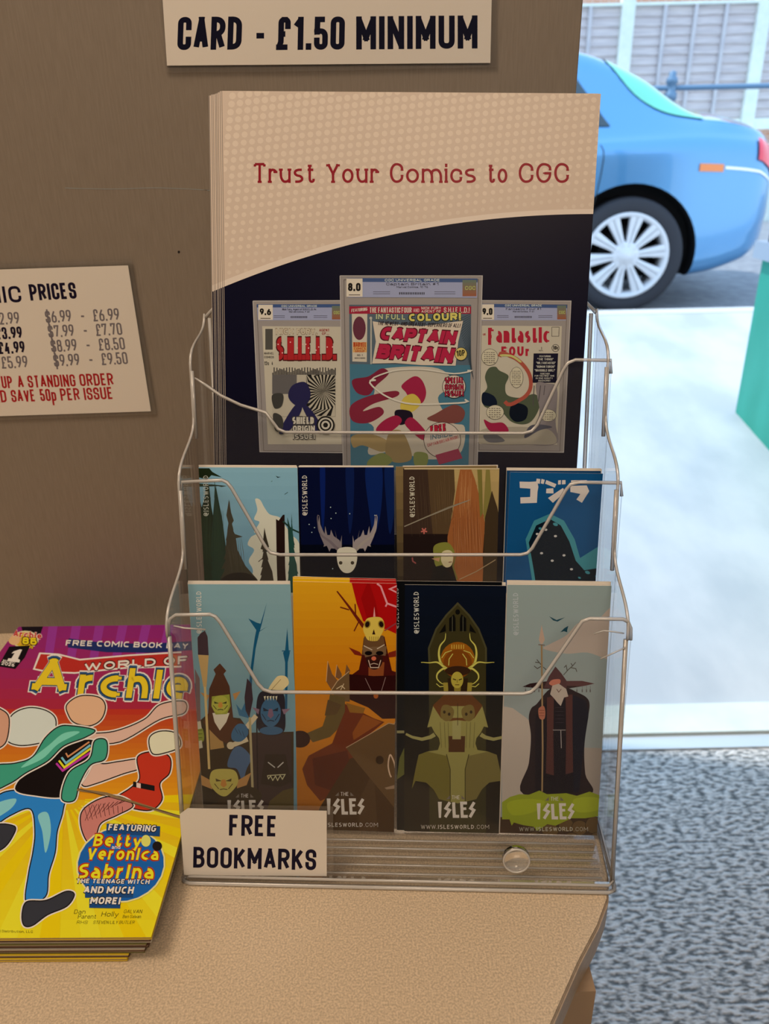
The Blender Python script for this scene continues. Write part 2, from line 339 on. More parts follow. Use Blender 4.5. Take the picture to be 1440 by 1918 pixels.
class Print:
    """ink on one flat sheet: shapes are given in the photograph's pixels, brought once onto the sheet's own plane and cut at its edge"""
    def __init__(s, M, rect=None, W='cda887', eps=1e-5, thick=0.0003):
        s.cells = {}; s.grp = []; s.gn = 0; s.top = 0; s.M = M; s.rect = rect; s.W = W; s.n = 0; s.eps = eps; s.v = []; s.f = []; s.c = []; s.base = thick/2; s.local = False
    def col(s, c): return hx(c, s.W) if isinstance(c, str) else c
    def pt(s, p): return p if s.local else hit(p[0], p[1], s.M)
    def clip(s, pts):
        if not s.rect: return pts
        x0, z0, x1, z1 = s.rect
        for ax, lim, sg in ((0, x0, 1), (0, x1, -1), (1, z0, 1), (1, z1, -1)):
            out = []; n = len(pts)
            for i in range(n):
                a, b = pts[i-1], pts[i]; da, db = (a[ax]-lim)*sg, (b[ax]-lim)*sg
                if (da >= 0) != (db >= 0):
                    t = da/(da-db); out.append((a[0]+(b[0]-a[0])*t, a[1]+(b[1]-a[1])*t))
                if db >= 0: out.append(b)
            pts = out
            if len(pts) < 3: return []
        return pts
    def _add(s, pts, cols):
        if s.n != s.gn: s.flush(); s.gn = s.n
        s.grp.append((pts, cols))
    def flush(s):
        """lay the waiting group just above whatever ink lies under it"""
        if not s.grp: return
        C_ = .0025; keys = []
        for pts, _ in s.grp:
            xs = [p[0] for p in pts]; zs = [p[1] for p in pts]
            keys.append([(i, j) for i in range(int(min(xs)//C_), int(max(xs)//C_)+1) for j in range(int(min(zs)//C_), int(max(zs)//C_)+1)])
        base = 1+max(s.cells.get(k, 0) for ks in keys for k in ks); s.top = max(s.top, base)
        for gi, (pts, col) in enumerate(s.grp):
            i = len(s.v); y = -s.base-s.eps*base-(gi % 7)*s.eps*.12
            s.v += [(u, y, v) for u, v in pts]; s.f.append(tuple(range(i, i+len(pts)))); s.c += [col]*len(pts)
        for ks in keys:
            for k in ks: s.cells[k] = base
        s.grp = []
    def poly(s, pts, c, smooth=False, layer=True):
        if smooth: pts = sm(pts)
        p = s.clip([s.pt(q) for q in pts])
        if layer: s.n += 1
        if len(p) >= 3: s._add(p, s.col(c))
    def rect_(s, x0, y0, x1, y1, c): s.poly([(x0, y0), (x1, y0), (x1, y1), (x0, y1)], c)
    def line(s, pts, t, c, closed=False, smooth=False):
        if smooth:
            k = sm(pts, 5); pts = k if closed else k[:(len(pts)-1)*5+1]
        s.n += 1
        for q in stroke_quads(pts, t, closed): s.poly([tuple(a) for a in q], c, layer=False)
    def grad(s, quad, ca, cb, n=14):
        """quad TL TR BR BL, ink running from ca at the top to cb at the bottom"""
        ca, cb = s.col(ca), s.col(cb); TL, TR, BR, BL = [Vector(p) for p in quad]; s.n += 1
        for i in range(n):
            a, b, m = i/n, (i+1)/n, (i+.5)/n
            s.poly([tuple(q) for q in (TL.lerp(BL, a), TR.lerp(BR, a), TR.lerp(BR, b), TL.lerp(BL, b))], tuple(ca[k]*(1-m)+cb[k]*m for k in range(3)), layer=False)
    def text(s, txt, p0, p1, H, c, t=.14, slab=0, slant=0.0, gap=.16, fit=True, outline=None, wide=1.0, up=None):
        p0, p1 = Vector(p0), Vector(p1); ex = (p1-p0).normalized(); ey = Vector(up).normalized() if up else Vector((ex.y, -ex.x))
        def lay(wd):
            items = []; x = 0
            for ch in txt:
                if ch == ' ': x += .26*wd; continue
                w0, q = glyph(ch, t, slab, wd); sb = 0 if ch in '.,!-' else slab*.6; x += t/2+sb; items.append((x, q)); x += w0+t/2+gap*wd*.8+sb
            return x-gap*wd*.8, items
        sx_ = H
        if fit:
            xa, xb = lay(1)[0], lay(2)[0]; wd = 1+((p1-p0).length/H-xa)/max(xb-xa, 1e-6); wd = max(.35, min(3, wd))
            if len(txt) == 1 and xb-xa < 1e-6: wd = 1
            x, items = lay(wd); sx_ = (p1-p0).length/max(x, 1e-6) if len(txt) > 1 else H
        else: x, items = lay(wide)
        for pas in ([outline, None] if outline else [None]):
            s.n += 1
            for gx, q in items:
                for quad in q:
                    if pas:
                        o = pas[1]/H; n_ = len(quad); cx = sum(v.x for v in quad)/n_; cz = sum(v.y for v in quad)/n_; P4 = []
                        for v in quad:
                            e = v-Vector((cx, cz)); e = e.normalized() if e.length > 1e-9 else Vector((1, 0)); P4.append(v+e*o*1.25)
                    else: P4 = quad
                    s.poly([tuple(p0+ex*((v.x+gx)*sx_+v.y*slant*H)+ey*(v.y*H)) for v in P4], pas[0] if pas else c, layer=False)
    def build(s, name, parent, m=None):
        s.flush(); me = mesh(name, s.v, s.f)
        at = me.color_attributes.new('ink', 'FLOAT_COLOR', 'POINT')
        flat = []
        for c in s.c: flat += [c[0], c[1], c[2], 1.0]
        at.data.foreach_set('color', flat)
        bm = bmesh.new(); bm.from_mesh(me); bmesh.ops.triangulate(bm, faces=[f for f in bm.faces if len(f.verts) > 4]); bm.to_mesh(me); bm.free()
        return link(name, me, m or M_PRINT, parent)

# ------------------------------------------------------------------ materials
CLEAR = clear('clear_acrylic', tint=(.995, .996, .997), haze=0.010, gloss=0.42, rough=0.04)
EDGE = clear('acrylic_edge', tint=(0.93, 0.94, 0.96), haze=0.5, hcol=(1, 1, 1), gloss=3.0, rough=0.15)
POUCH = clear('laminate_film', tint=(0.99, 0.985, 0.98), haze=0.03, hcol=(0.75, 0.75, 0.75), gloss=0.8, rough=0.2)
M_CARPET = noisy('speckled_carpet', (0.22, 0.235, 0.24), (0.95, 0.93, 0.90), (62, 150, 60), 6, 0.95, 0.40, 0.56, 1.0, dist=0.01, spec=0.1)
M_COUNTER = noisy('speckled_gold_laminate', (0.53, 0.43, 0.31), (0.80, 0.66, 0.49), (1000, 1000, 1000), 2, 0.36, 0.34, 0.66, 0.0, coat=0.1)
M_COUNTER_EDGE = noisy('brown_edging', (0.40, 0.32, 0.235), (0.47, 0.375, 0.28), (300, 300, 300), 2, 0.4)
M_BOARD = noisy('brown_brushed_board', (0.235, 0.20, 0.165), (0.275, 0.235, 0.195), (900, 900, 60), 3, 0.42, 0.3, 0.7, 0.08, dist=0.0004)
M_WOOD = noisy('desk_board', (0.40, 0.27, 0.16), (0.46, 0.32, 0.20), (12, 90, 12), 4, 0.5)
M_PAPER = mat('paper_white', (0.80, 0.77, 0.72), 0.6)
M_EDGEPAPER = noisy('paper_edges', (0.55, 0.50, 0.42), (0.78, 0.74, 0.66), (3, 3, 5000), 2, 0.8)
M_WALL = mat('shop_wall', (0.55, 0.5, 0.44), 0.8)
M_CEIL = mat('shop_ceiling', (0.75, 0.72, 0.68), 0.9)
M_PAVE = noisy('concrete_pavement', (0.50, 0.53, 0.56), (0.66, 0.67, 0.68), (4, 2.2, 4), 6, 0.7, 0.36, 0.64, 0.4, dist=0.01)
M_ROAD = noisy('asphalt', (0.24, 0.25, 0.27), (0.34, 0.35, 0.37), (14, 14, 14), 6, 0.9, bump=0.3, dist=0.01)
M_KERB = mat('kerb_stone', (0.72, 0.72, 0.70), 0.8)
M_SILL = mat('aluminium_threshold', (0.72, 0.78, 0.82), 0.45, 0.3)
M_GREEN = noisy('green_paint', (0.02, 0.30, 0.22), (0.035, 0.38, 0.29), (5, 5, 2), 4, 0.55)
M_GREYSILL = mat('grey_sill_paint', (0.34, 0.42, 0.52), 0.5)
M_DARK = mat('dark_frame', (0.012, 0.014, 0.016), 0.5)
M_SLAT = noisy('weathered_fence_wood', (0.50, 0.45, 0.46), (0.66, 0.60, 0.60), (3, 3, 40), 4, 0.85)
M_BATTEN = noisy('weathered_batten_wood', (0.50, 0.49, 0.53), (0.62, 0.60, 0.62), (20, 20, 4), 3, 0.85)
M_CONC = noisy('pale_concrete', (0.72, 0.80, 0.74), (0.82, 0.88, 0.82), (8, 8, 8), 3, 0.85)
M_RAIL = mat('blue_grey_painted_metal', (0.14, 0.25, 0.38), 0.4, 0.2)

# ------------------------------------------------------------------ the setting
FLOOR = -0.85
structure(box('floor', (-2.2, -2.2, FLOOR-0.1), (2.2, 1.318, FLOOR), M_CARPET), 'grey speckled carpet of the shop floor')
structure(box('trim_1', (-0.2, 1.32, FLOOR-0.1), (1.55, 1.36, FLOOR+0.004), M_SILL), 'pale metal threshold strip at the carpet edge')
structure(box('trim_2', (-0.2, 1.362, FLOOR-0.1), (1.55, 1.46, FLOOR+0.012), M_CONC), 'pale door sill between carpet and pavement')
structure(box('ceiling', (-2.2, -2.2, 1.6), (2.2, 1.4, 1.7), M_CEIL))
structure(box('wall_left', (-2.3, -2.2, FLOOR), (-2.2, 1.4, 1.6), M_WALL))
structure(box('wall_right', (2.2, -2.2, FLOOR), (2.3, 1.4, 1.6), M_WALL))
structure(box('wall_back', (-2.3, -2.3, FLOOR), (2.3, -2.2, 1.6), M_WALL))
# street front of the shop, left and right of the open doorway and above it
fr = structure(mesh_o := link('wall_front', mesh('wall_front', *(lambda L: ([v for a, b in L for v in box_vf(a, b)[0]], [tuple(i+8*k for i in f) for k, (a, b) in enumerate(L) for f in box_vf(a, b)[1]]))(
    [((-2.2, 1.33, FLOOR), (-0.1, 1.45, 1.6)), ((1.2, 1.33, FLOOR+0.02), (2.2, 1.45, 1.6)), ((-0.1, 1.33, 1.35), (1.2, 1.45, 1.6))])), M_WALL))
# pavement rising to the kerb, road beyond
def slab(name, pts_yz, x0, x1, m, label):
    vs = [(x, y, z) for x in (x0, x1) for y, z in pts_yz]; n = len(pts_yz)
    fs = [tuple(range(n)), tuple(range(2*n-1, n-1, -1))]+[(i, i+n, (i+1) % n+n, (i+1) % n) for i in range(n)]
    me = mesh(name, vs, fs); bm = bmesh.new(); bm.from_mesh(me); bmesh.ops.recalc_face_normals(bm, faces=bm.faces[:]); bm.to_mesh(me); bm.free()
    return structure(link(name, me, m), label)
KY, KZ = 4.15, -0.455
slab('pavement', [(1.461, FLOOR-0.01), (1.461, FLOOR-0.2), (KY, -1.0), (KY, KZ)], -8, 10, M_PAVE, 'pale concrete pavement sloping up to the kerb')
slab('kerb', [(KY+.001, KZ+.004), (KY+.001, -1.0), (KY+0.13, -1.0), (KY+0.13, KZ+.004)], -8, 10, M_KERB, 'pale stone kerb along the pavement edge')
RZ = KZ-0.075
slab('road', [(KY+0.131, RZ), (KY+0.131, -1.0), (10.2, -1.0), (10.2, RZ)], -12, 16, M_ROAD, 'grey asphalt road under the parked car')
slab('verge', [(10.201, 0.35), (10.201, -1.0), (30, -1.0), (30, 0.35)], -20, 26, M_CONC, 'pale retaining ground behind the road')
# stall riser of the shop front, right of the doorway
structure(box('wall_porch', (1.43, 1.47, -0.9), (1.62, 3.0, -0.03), M_GREEN), 'green painted low wall beside the doorway')
structure(box('trim_3', (1.40, 1.47, -0.03), (1.66, 3.02, 0.03), M_GREYSILL), 'blue grey sill capping the green low wall')
structure(box('trim_4', (1.425, 2.90, 0.03), (1.5, 2.97, 1.6), M_DARK), 'dark window frame post on the sill')

# ------------------------------------------------------------------ fence, posts, rail, brick wall behind
MF = Matrix.Translation((0, 10.8, 0))
f_top, f_bot = hit(1290, 9, MF)[1], hit(1290, 222, MF)[1]
p1, p2 = hit(1166, 110, MF)[0], hit(1414, 110, MF)[0]
sp = p2-p1
def fence_panel(x0, x1, label):
    t = tag(empty('lap_fence', Matrix.Translation((x0, 10.8, f_bot))), label, 'fence', 'waney lap fence panels across the road')
    W_, H_ = x1-x0, f_top-f_bot; rows = 12; rh = H_/rows
    for r in range(rows):
        z0 = r*rh; j = [random.uniform(-.006, .006) for _ in range(7)]
        vs = []; n = 6
        for i in range(n+1):
            x = W_*i/n; vs += [(x, -.012, z0-.012+j[i]), (x, -.024, z0+j[i]+.002), (x, .0, z0+rh+.002), (x, .012, z0+rh)]
        fs = [(a*4+k, a*4+4+k, a*4+4+(k+1) % 4, a*4+(k+1) % 4) for a in range(n) for k in range(4)]+[(3, 2, 1, 0), (n*4, n*4+1, n*4+2, n*4+3)]
        link('slat', mesh('slat', vs, fs), M_SLAT, t)
    for k in range(1, 4): box('batten', (W_*k/4-.02, -.055, 0), (W_*k/4+.02, -.026, H_), M_BATTEN, t)
    box('capping', (0, -.06, H_), (W_, .03, H_+.03), M_CONC, t)
    box('gravel_board', (0, -.04, -.14), (W_, .0, -.015), M_CONC, t)
fence_panel(p1-sp+.08, p1-.08, 'grey lap fence panel left of the first concrete post')
fence_panel(p1+.08, p2-.08, 'grey lap fence panel between the two concrete posts')
fence_panel(p2+.08, p2+sp-.08, 'grey lap fence panel right of the second concrete post')
for i, x in enumerate((p1, p2)):
    q = box('fence_post', (-.078, -.075, 0), (.078, .06, f_top-f_bot+.45), M_CONC, bevel=.008); q.location = (x, 10.8, f_bot-.14)
    tag(q, ('pale concrete fence post nearer the brown board', 'pale concrete fence post at the right picture edge')[i], 'post', 'concrete fence posts')
bw = box('wall_1', (-6, 12.5, 0.35), (16, 12.7, 3.2), None)
mb = noisy('red_brick', (0.55, 0.27, 0.17), (0.62, 0.33, 0.22), (6, 6, 6), 2, 0.9)
t_ = mb.node_tree; br = t_.nodes.new('ShaderNodeTexBrick'); co = t_.nodes.new('ShaderNodeTexCoord'); mp = t_.nodes.new('ShaderNodeMapping')
mp.inputs['Rotation'].default_value = (math.radians(90), 0, 0); br.inputs['Scale'].default_value = 4.5
br.inputs['Color1'].default_value = (0.60, 0.27, 0.16, 1); br.inputs['Color2'].default_value = (0.68, 0.36, 0.24, 1); br.inputs['Mortar'].default_value = (0.7, 0.62, 0.55, 1)
t_.links.new(co.outputs['Object'], mp.inputs[0]); t_.links.new(mp.outputs[0], br.inputs['Vector']); t_.links.new(br.outputs[0], t_.nodes['Principled BSDF'].inputs['Base Color'])
bw.data.materials.append(mb); structure(bw, 'orange brick wall behind the fence')
MR = Matrix.Translation((0, 7.6, 0))
rl, rr = hitw(1150, 167, MR), hitw(1440, 161, MR)
t = tag(empty('street_railing', Matrix.Translation((rl.x, 7.6, RZ))), 'blue grey metal railing with a capped post behind the car', 'railing')
zr = (rl.z+rr.z)/2-RZ
tube('rail', [(-3, 0, zr), (9, 0, zr)], .022, M_RAIL, t, 10)
for x in (hitw(1255, 180, MR).x-rl.x, hitw(1255, 180, MR).x-rl.x-1.9, hitw(1255, 180, MR).x-rl.x+1.9):
    o = link('post', mesh('post', *lathe_vf([(0, 0), (.065, 0), (.065, .06), (.042, .1), (.042, zr-.1), (.055, zr-.09), (.055, zr-.04), (.04, zr-.03), (.04, zr+.03), (.052, zr+.04), (.045, zr+.075), (.03, zr+.09), (.032, zr+.12), (0, zr+.135)], 20)), M_RAIL, t, smooth=True); o.location = (x, 0, 0)

# ------------------------------------------------------------------ the parked car
CX, CY = hitw(1170, 488, Matrix.Translation((0, 4.66, 0))).x, 5.52
CG = RZ
M_CAR = mat('pale_blue_car_paint', (0.12, 0.34, 0.62), 0.22, 0.5, coat=1.0)
M_GLASSG = mat('green_tinted_glass', (0.16, 0.62, 0.46), 0.06, 0.0, coat=1.0)
M_GLASSD = mat('dark_car_glass', (0.02, 0.035, 0.045), 0.05, 0.0, coat=1.0)
M_TYRE = mat('tyre_rubber', (0.035, 0.036, 0.045), 0.8); M_RIM = mat('silver_alloy', (0.82, 0.83, 0.86), 0.4, 0.1)
M_BLACK = mat('black_plastic', (0.006, 0.006, 0.008), 0.8)
M_AMBER = mat('amber_lens', (0.95, 0.26, 0.06), 0.3, coat=0.6); M_REDL = mat('red_lens', (0.85, 0.03, 0.07), 0.25, coat=0.8); M_CHROME = mat('chrome', (0.75, 0.78, 0.8), 0.2, 0.9)
ST = [  # s, z bottom, z belt, z top, half width, top half width
 (-3.90, .38, .55, .60, .42, .30), (-3.80, .28, .62, .70, .66, .50), (-3.45, .19, .72, .82, .83, .66), (-2.9, .17, .80, .92, .89, .72), (-2.2, .17, .86, 1.0, .90, .72),
 (-1.85, .17, .89, 1.06, .90, .70), (-1.45, .17, .90, 1.26, .90, .62), (-1.1, .17, .91, 1.39, .90, .58), (-.6, .17, .92, 1.43, .90, .58), (-.25, .17, .93, 1.38, .90, .57),
 (.05, .17, .935, 1.25, .90, .60), (.31, .18, .935, 1.09, .89, .66), (.50, .21, .925, 1.05, .87, .70), (.68, .27, .90, 1.0, .83, .66), (.77, .33, .84, .94, .75, .58), (.83, .41, .74, .84, .60, .46), (.86, .48, .66, .72, .42, .34)]
def cr(p0, p1, p2, p3, t): return 0.5*(2*p1+(p2-p0)*t+(2*p0-5*p1+4*p2-p3)*t*t+(3*p1-p0-3*p2+p3)*t**3)
def station(s):
    for i in range(len(ST)-1):
        if s <= ST[i+1][0] or i == len(ST)-2:
            a = ST[max(i-1, 0)]; b = ST[i]; c = ST[i+1]; d = ST[min(i+2, len(ST)-1)]; t = (s-b[0])/(c[0]-b[0])
            return [cr(a[k], b[k], c[k], d[k], t) for k in range(1, 6)]
def section(s):
    zb, zl, zt, hw, tw = station(s)
    g = max(0, zt-zl-.13)
    return [(0, zb), (hw*.7, zb), (hw*.93, zb+.02), (hw*.985, zb+.14), (hw, .52+.02*(zl-.6)), (hw*.995, zl-.13), (hw*.965, zl-.035), (hw*.90, zl+.015), ((hw*.9*.45+tw*.55), zl+(zt-zl)*.5), (tw+.01, zt-.05), (tw*.72, zt-.012), (tw*.35, zt), (0, zt)]
def surf(s, q, off=0.0):
    """point of the near side of the body: q runs 0 (underside) .. 12 (centre line of the roof)"""
    P = section(s); i = min(int(q), len(P)-2); t = q-i
    a, b, c, d = P[max(i-1, 0)], P[i], P[i+1], P[min(i+2, len(P)-1)]
    y, z = cr(a[0], b[0], c[0], d[0], t), cr(a[1], b[1], c[1], d[1], t)
    if off:
        e = .02; y2, z2 = [cr(a[k], b[k], c[k], d[k], min(t+e, 1)) for k in (0, 1)]; y1, z1 = [cr(a[k], b[k], c[k], d[k], max(t-e, 0)) for k in (0, 1)]
        n = Vector((z2-z1, -(y2-y1))).normalized(); y += n.x*off; z += n.y*off
    return y, z
car = tag(empty('car', Matrix.Translation((CX, CY-.86, CG)) @ Matrix.Rotation(math.radians(-6), 4, 'Z') @ Matrix.Translation((0, .86, 0))), 'light blue saloon car parked outside, seen at its rear wheel', 'car')
ns, nq = 110, 48; vs = []; fs = []
for i in range(ns+1):
    s = -3.9+4.76*i/ns
    half = [surf(s, 12*k/nq) for k in range(nq+1)]
    vs += [(s, -y, z) for y, z in half]+[(s, y, z) for y, z in half[-2:0:-1]]
m_ = 2*nq
for i in range(ns): fs += [(i*m_+k, i*m_+(k+1) % m_, (i+1)*m_+(k+1) % m_, (i+1)*m_+k) for k in range(m_)]
fs += [tuple(range(m_))[::-1], tuple(range(ns*m_, (ns+1)*m_))]
bme = mesh('car_body', vs, fs); bm = bmesh.new(); bm.from_mesh(bme); bmesh.ops.recalc_face_normals(bm, faces=bm.faces[:]); bm.to_mesh(bme); bm.free()
body = link('body', bme, [M_CAR, M_BLACK], car, smooth=True)
WR = .315
cut = []
for sx_ in (0, -2.91):
    for sd_ in (-1, 1):
        v, f = lathe_vf([(0, -.16), (.385, -.16), (.385, .16), (0, .16)], 48)
        me = mesh('cutter', [(x+sx_, sd_*.84+z, y+WR) for x, y, z in v], f)
        b2 = bmesh.new(); b2.from_mesh(me); bmesh.ops.remove_doubles(b2, verts=b2.verts[:], dist=1e-5); bmesh.ops.recalc_face_normals(b2, faces=b2.faces[:]); b2.to_mesh(me); b2.free()
        me.materials.append(M_BLACK); o = bpy.data.objects.new('cutter', me); COL.objects.link(o); o.parent = car; cut.append(o)
for o in cut:
    md = body.modifiers.new('b', 'BOOLEAN'); md.operation = 'DIFFERENCE'; md.object = o; md.solver = 'EXACT'; md.material_mode = 'TRANSFER'
bpy.context.view_layer.update()
body.data.shade_smooth(); ev = body.evaluated_get(bpy.context.evaluated_depsgraph_get()); nm = bpy.data.meshes.new_from_object(ev); body.modifiers.clear(); body.data = nm; nm.set_sharp_from_angle(angle=math.radians(32))
for o in cut: bpy.data.objects.remove(o)
def patch(name, s0, s1, q0, q1, m, n=14, k=10, side=-1, off=.006, shape=None):
    vs = []; fs = []
    for i in range(n+1):
        for j in range(k+1):
            a, b = i/n, j/k
            if shape: sa, qa = shape(a, b)
            else: sa, qa = s0+(s1-s0)*a, q0+(q1-q0)*b
            y, z = surf(sa, qa, off); vs.append((sa, side*y, z))
    fs = [(i*(k+1)+j, (i+1)*(k+1)+j, (i+1)*(k+1)+j+1, i*(k+1)+j+1) for i in range(n) for j in range(k)]
    if side > 0: fs = [f[::-1] for f in fs]
    return link(name, mesh(name, vs, fs), m, car, smooth=True)
def mirror_patch(name, s0, s1, q0, m):
    vs = []; n, k = 14, 24
    for i in range(n+1):
        s = s0+(s1-s0)*i/n; q0_ = q0+1.3*(abs(i/n-.62)/.62)**2 if s0 > -1 else q0
        for j in range(k+1):
            b = j/k*2-1; y, z = surf(s, 12-abs(b)*(12-q0_), .007); vs.append((s, y*(1 if b > 0 else -1), z))
    return link(name, mesh(name, vs, [(i*(k+1)+j, (i+1)*(k+1)+j, (i+1)*(k+1)+j+1, i*(k+1)+j+1) for i in range(n) for j in range(k)]), m, car, smooth=True)
mirror_patch('rear_window', -.16, .37, 7.9, M_GLASSG); mirror_patch('windscreen', -1.85, -1.3, 9.0, M_GLASSG)
for sd_ in (-1, 1):
    patch('side_window', -1.62, -.9, 7.6, 8.9, M_GLASSD, side=sd_); patch('side_window', -.86, -.06, 7.6, 8.9, M_GLASSD, side=sd_, shape=lambda a, b: (-.86+a*(.72-.2*b), 7.25+1.15*b))
    patch('amber_marker', .34, .47, 4.78, 4.94, M_AMBER, side=sd_, off=.008)
    patch('bumper_trim', .48, .76, 4.84, 4.90, M_CHROME, side=sd_, off=.005)
    patch('tail_lamp', .66, .80, 5.2, 6.7, M_REDL, side=sd_, off=.01)
patch('door_seam', -.02, 0, 3, 7, M_BLACK, side=-1, off=.001, shape=lambda a, b: (-.30+a*.006+.12*math.sin(b*3), 3.2+3.9*b))
def wheel(x, y, sd_):
    e = bpy.data.objects.new('wheel', None); COL.objects.link(e); e.parent = car; e.location = (x, y, WR)
    e.rotation_euler = (math.radians(90) if sd_ < 0 else math.radians(-90), 0, 0)
    pr = [(.235, -.10), (.29, -.11), (.31, -.095), (WR, -.08), (WR, .08), (.31, .098), (.295, .108), (.24, .10), (.232, .085), (.232, -.10), (.235, -.10)]
    link('tyre', mesh('tyre', *lathe_vf(pr, 48)), M_TYRE, e, smooth=True)
    link('rim', mesh('rim', *lathe_vf([(.236, .085), (.236, .104), (.228, .108), (.214, .098), (.205, .06), (.20, -.08), (.232, -.09), (.236, .085)], 48)), M_RIM, e, smooth=True)
    link('brake_disc', mesh('brake_disc', *lathe_vf([(0, .0), (.15, .0), (.15, -.02), (0, -.02)], 32)), M_BLACK, e)
    link('hub', mesh('hub', *lathe_vf([(0, .098), (.03, .098), (.034, .092), (.07, .09), (.078, .08), (.08, .03), (0, .03)], 32)), M_RIM, e, smooth=True)
    for k in range(10):
        a = 2*math.pi*k/10+.12; vs = []
        for (r, hw, top) in ((.05, .015, .092), (.12, .023, .088), (.215, .036, .10)):
            for sgn, zz in ((-1, .04), (-1, top-.006), (-.6, top), (-.12, top), (0, top-.012), (.12, top), (.6, top), (1, top-.006), (1, .04)):
                px_, py_ = r, sgn*hw; vs.append((px_*math.cos(a)-py_*math.sin(a), px_*math.sin(a)+py_*math.cos(a), zz))
        fs = [(i*9+j, (i+1)*9+j, (i+1)*9+(j+1) % 9, i*9+(j+1) % 9) for i in range(2) for j in range(9)]
        link('spoke', mesh('spoke', vs, fs), M_RIM, e)
for sx_ in (0, -2.91):
    for sd_ in (-1, 1): wheel(sx_, sd_*.79, sd_)

# ------------------------------------------------------------------ counter, desk, brown board
edge_pts = [(.126, .95), (.1235, .45), (.1195, .33), (.1165, .297), (.1125, .283), (.1035, .268), (.089, .2485), (.0705, .2205), (.045, .184), (.015, .142), (-.03, .082), (-.10, .0), (-.2, -.1), (-.5, -.3), (-1.1, -.3), (-1.1, .95)]
ctr = tag(empty('counter', Matrix.Translation((0, .3, FLOOR))), 'speckled gold brown counter top with a slanting right edge', 'counter')
Z0 = -FLOOR
prism('worktop', [(x, y-.3, Z0-.0012) for x, y in edge_pts], (0, 0, .0012), M_COUNTER, ctr)
cxm, cym = -.45, .3
ins = lambda d: [(x-(d if x > -1 else 0)*.9, y-.3+(0 if y > .9 else d*.35)) for x, y in edge_pts]
prism('edge_band', [(x, y, Z0-.0215) for x, y in [(a+.0011, b-.0008) for a, b in ins(0)]], (0, 0, .02), M_COUNTER_EDGE, ctr, bevel=.0008)
box('side_board', (.082, -.052, 0), (.1, .6, Z0-.022), M_WOOD, ctr)
box('front_board', (-1.0, .02, 0), (.0815, .04, Z0-.022), M_WOOD, ctr)
YB = .548
brd = box('partition_board', (-1.3, 0, 0), (hitw(1089, 40, Matrix.Translation((0, YB, 0))).x+.0, .022, 1.25), M_BOARD, bevel=.0008); brd.location = (0, YB, .0)
tag(brd, 'tall grey brown board standing upright on the counter behind everything', 'board')
MB = Matrix.Translation((0, YB-.0012, 0))
sc1 = Print(Matrix.Translation((0, YB, 0)), thick=.0002, W='cda887')
sc1.line([(128, 352), (205, 354), (300, 352), (388, 357)], 1.0, '8a7862', smooth=True); sc1.poly(ell(335, 472, 2.2, 2.6), '241a14')
o = sc1.build('scratch_mark', brd); o.location = (0, 0, 0)

# ------------------------------------------------------------------ signs on the board
def quad_sheet(name, px, M, depth, m, parent, off=0.0):
    pts = [hit(x, y, M) for x, y in px]
    return prism(name, [(u, -off, v) for u, v in pts][::-1], (0, -depth, 0), m, parent)
def sign(px, pouch, label, draw, name='paper_sign', M=MB, W='d0ab88'):
    t = tag(empty(name, M), label, 'sign')
    quad_sheet('laminate', pouch, M, .0002, POUCH, t)
    quad_sheet('paper', px, M, .0002, M_PAPER, t, off=.00025)
    p = Print(M, W=W, thick=.0009); draw(p); p.build('lettering', t)
    return t
def d1(p):
    p.text('CARD', (332, 94), (452, 93), 62, '120e16', t=.17, up=(.035, -1)); p.text('-', (475, 94), (500, 94), 62, '120e16', t=.17)
    p.text('£1.50', (517, 94), (645, 93), 62, '120e16', t=.17, up=(.02, -1)); p.text('MINIMUM', (667, 93), (894, 91), 62, '120e16', t=.17, up=(0, -1))
sign([(300, -70), (922, -70), (918, 118), (313, 123)], [(292, -80), (930, -80), (929, 126), (820, 128), (560, 134), (310, 136)], 'white sign reading CARD £1.50 MINIMUM at the top of the board', d1)
def d2(p):
    U = (-.155, -1)
    def L(s_, x0, y0, x1, y1, H, c, t): p.text(s_, (x0, y0), (x1, y1), H, c, t=t, up=U)
    L('COMIC', -85, 569, 42, 566, 31, '180e18', .17); L('PRICES', 58, 563, 145, 559, 31, '180e18', .17)
    g = '6a5346'; k = '1c1018'; r = '9a1512'
    for i, (a, b, c) in enumerate((('2.99', '6.99', '6.99'), ('3.99', '7.99', '7.70'), ('4.99', '8.99', '8.50'), ('5.99', '9.99', '9.50'))):
        dx, dy = i*5.2, i*27.3; kk = k if i in (1, 2) else g; tt = .17 if i in (1, 2) else .13
        L('$'+a, -120+dx, 612+dy, -70+dx, 611+dy, 23, kk, tt); L('-', -56+dx, 610+dy, -46+dx, 610+dy, 23, kk, tt)
        L('£'+a, -11+dx, 608.5+dy, 38+dx, 606.5+dy, 23, kk, tt)
        L('$'+b, 87+dx, 605+dy, 135+dx, 602.5+dy, 23, g, .13); L('-', 152+dx, 602+dy, 161+dx, 602+dy, 23, g, .14); L('£'+c, 176+dx, 602+dy, 225+dx, 599.5+dy, 23, g, .13)
    L('SET UP', -30, 728, 25, 726.5, 23, r, .15); L('A', 35, 726.5, 46, 726, 23, r, .15); L('STANDING', 54, 726, 143, 723.5, 23, r, .15); L('ORDER', 151, 723, 214, 721, 23, r, .15)
    L('AND', -24, 754.5, 14, 753, 23, r, .15); L('SAVE', 23, 753, 68, 751.5, 23, r, .15); L('50p', 77, 751, 107, 750.5, 23, r, .15); L('PER', 115, 750, 151, 749, 23, r, .15); L('ISSUE', 159, 749, 213, 747, 23, r, .15)
sign([(-160, 510), (240, 497), (283, 770), (-117, 783)], [(-168, 500), (246, 487), (293, 776), (-112, 791)], 'white price list headed COMIC PRICES at the left of the board', d2)

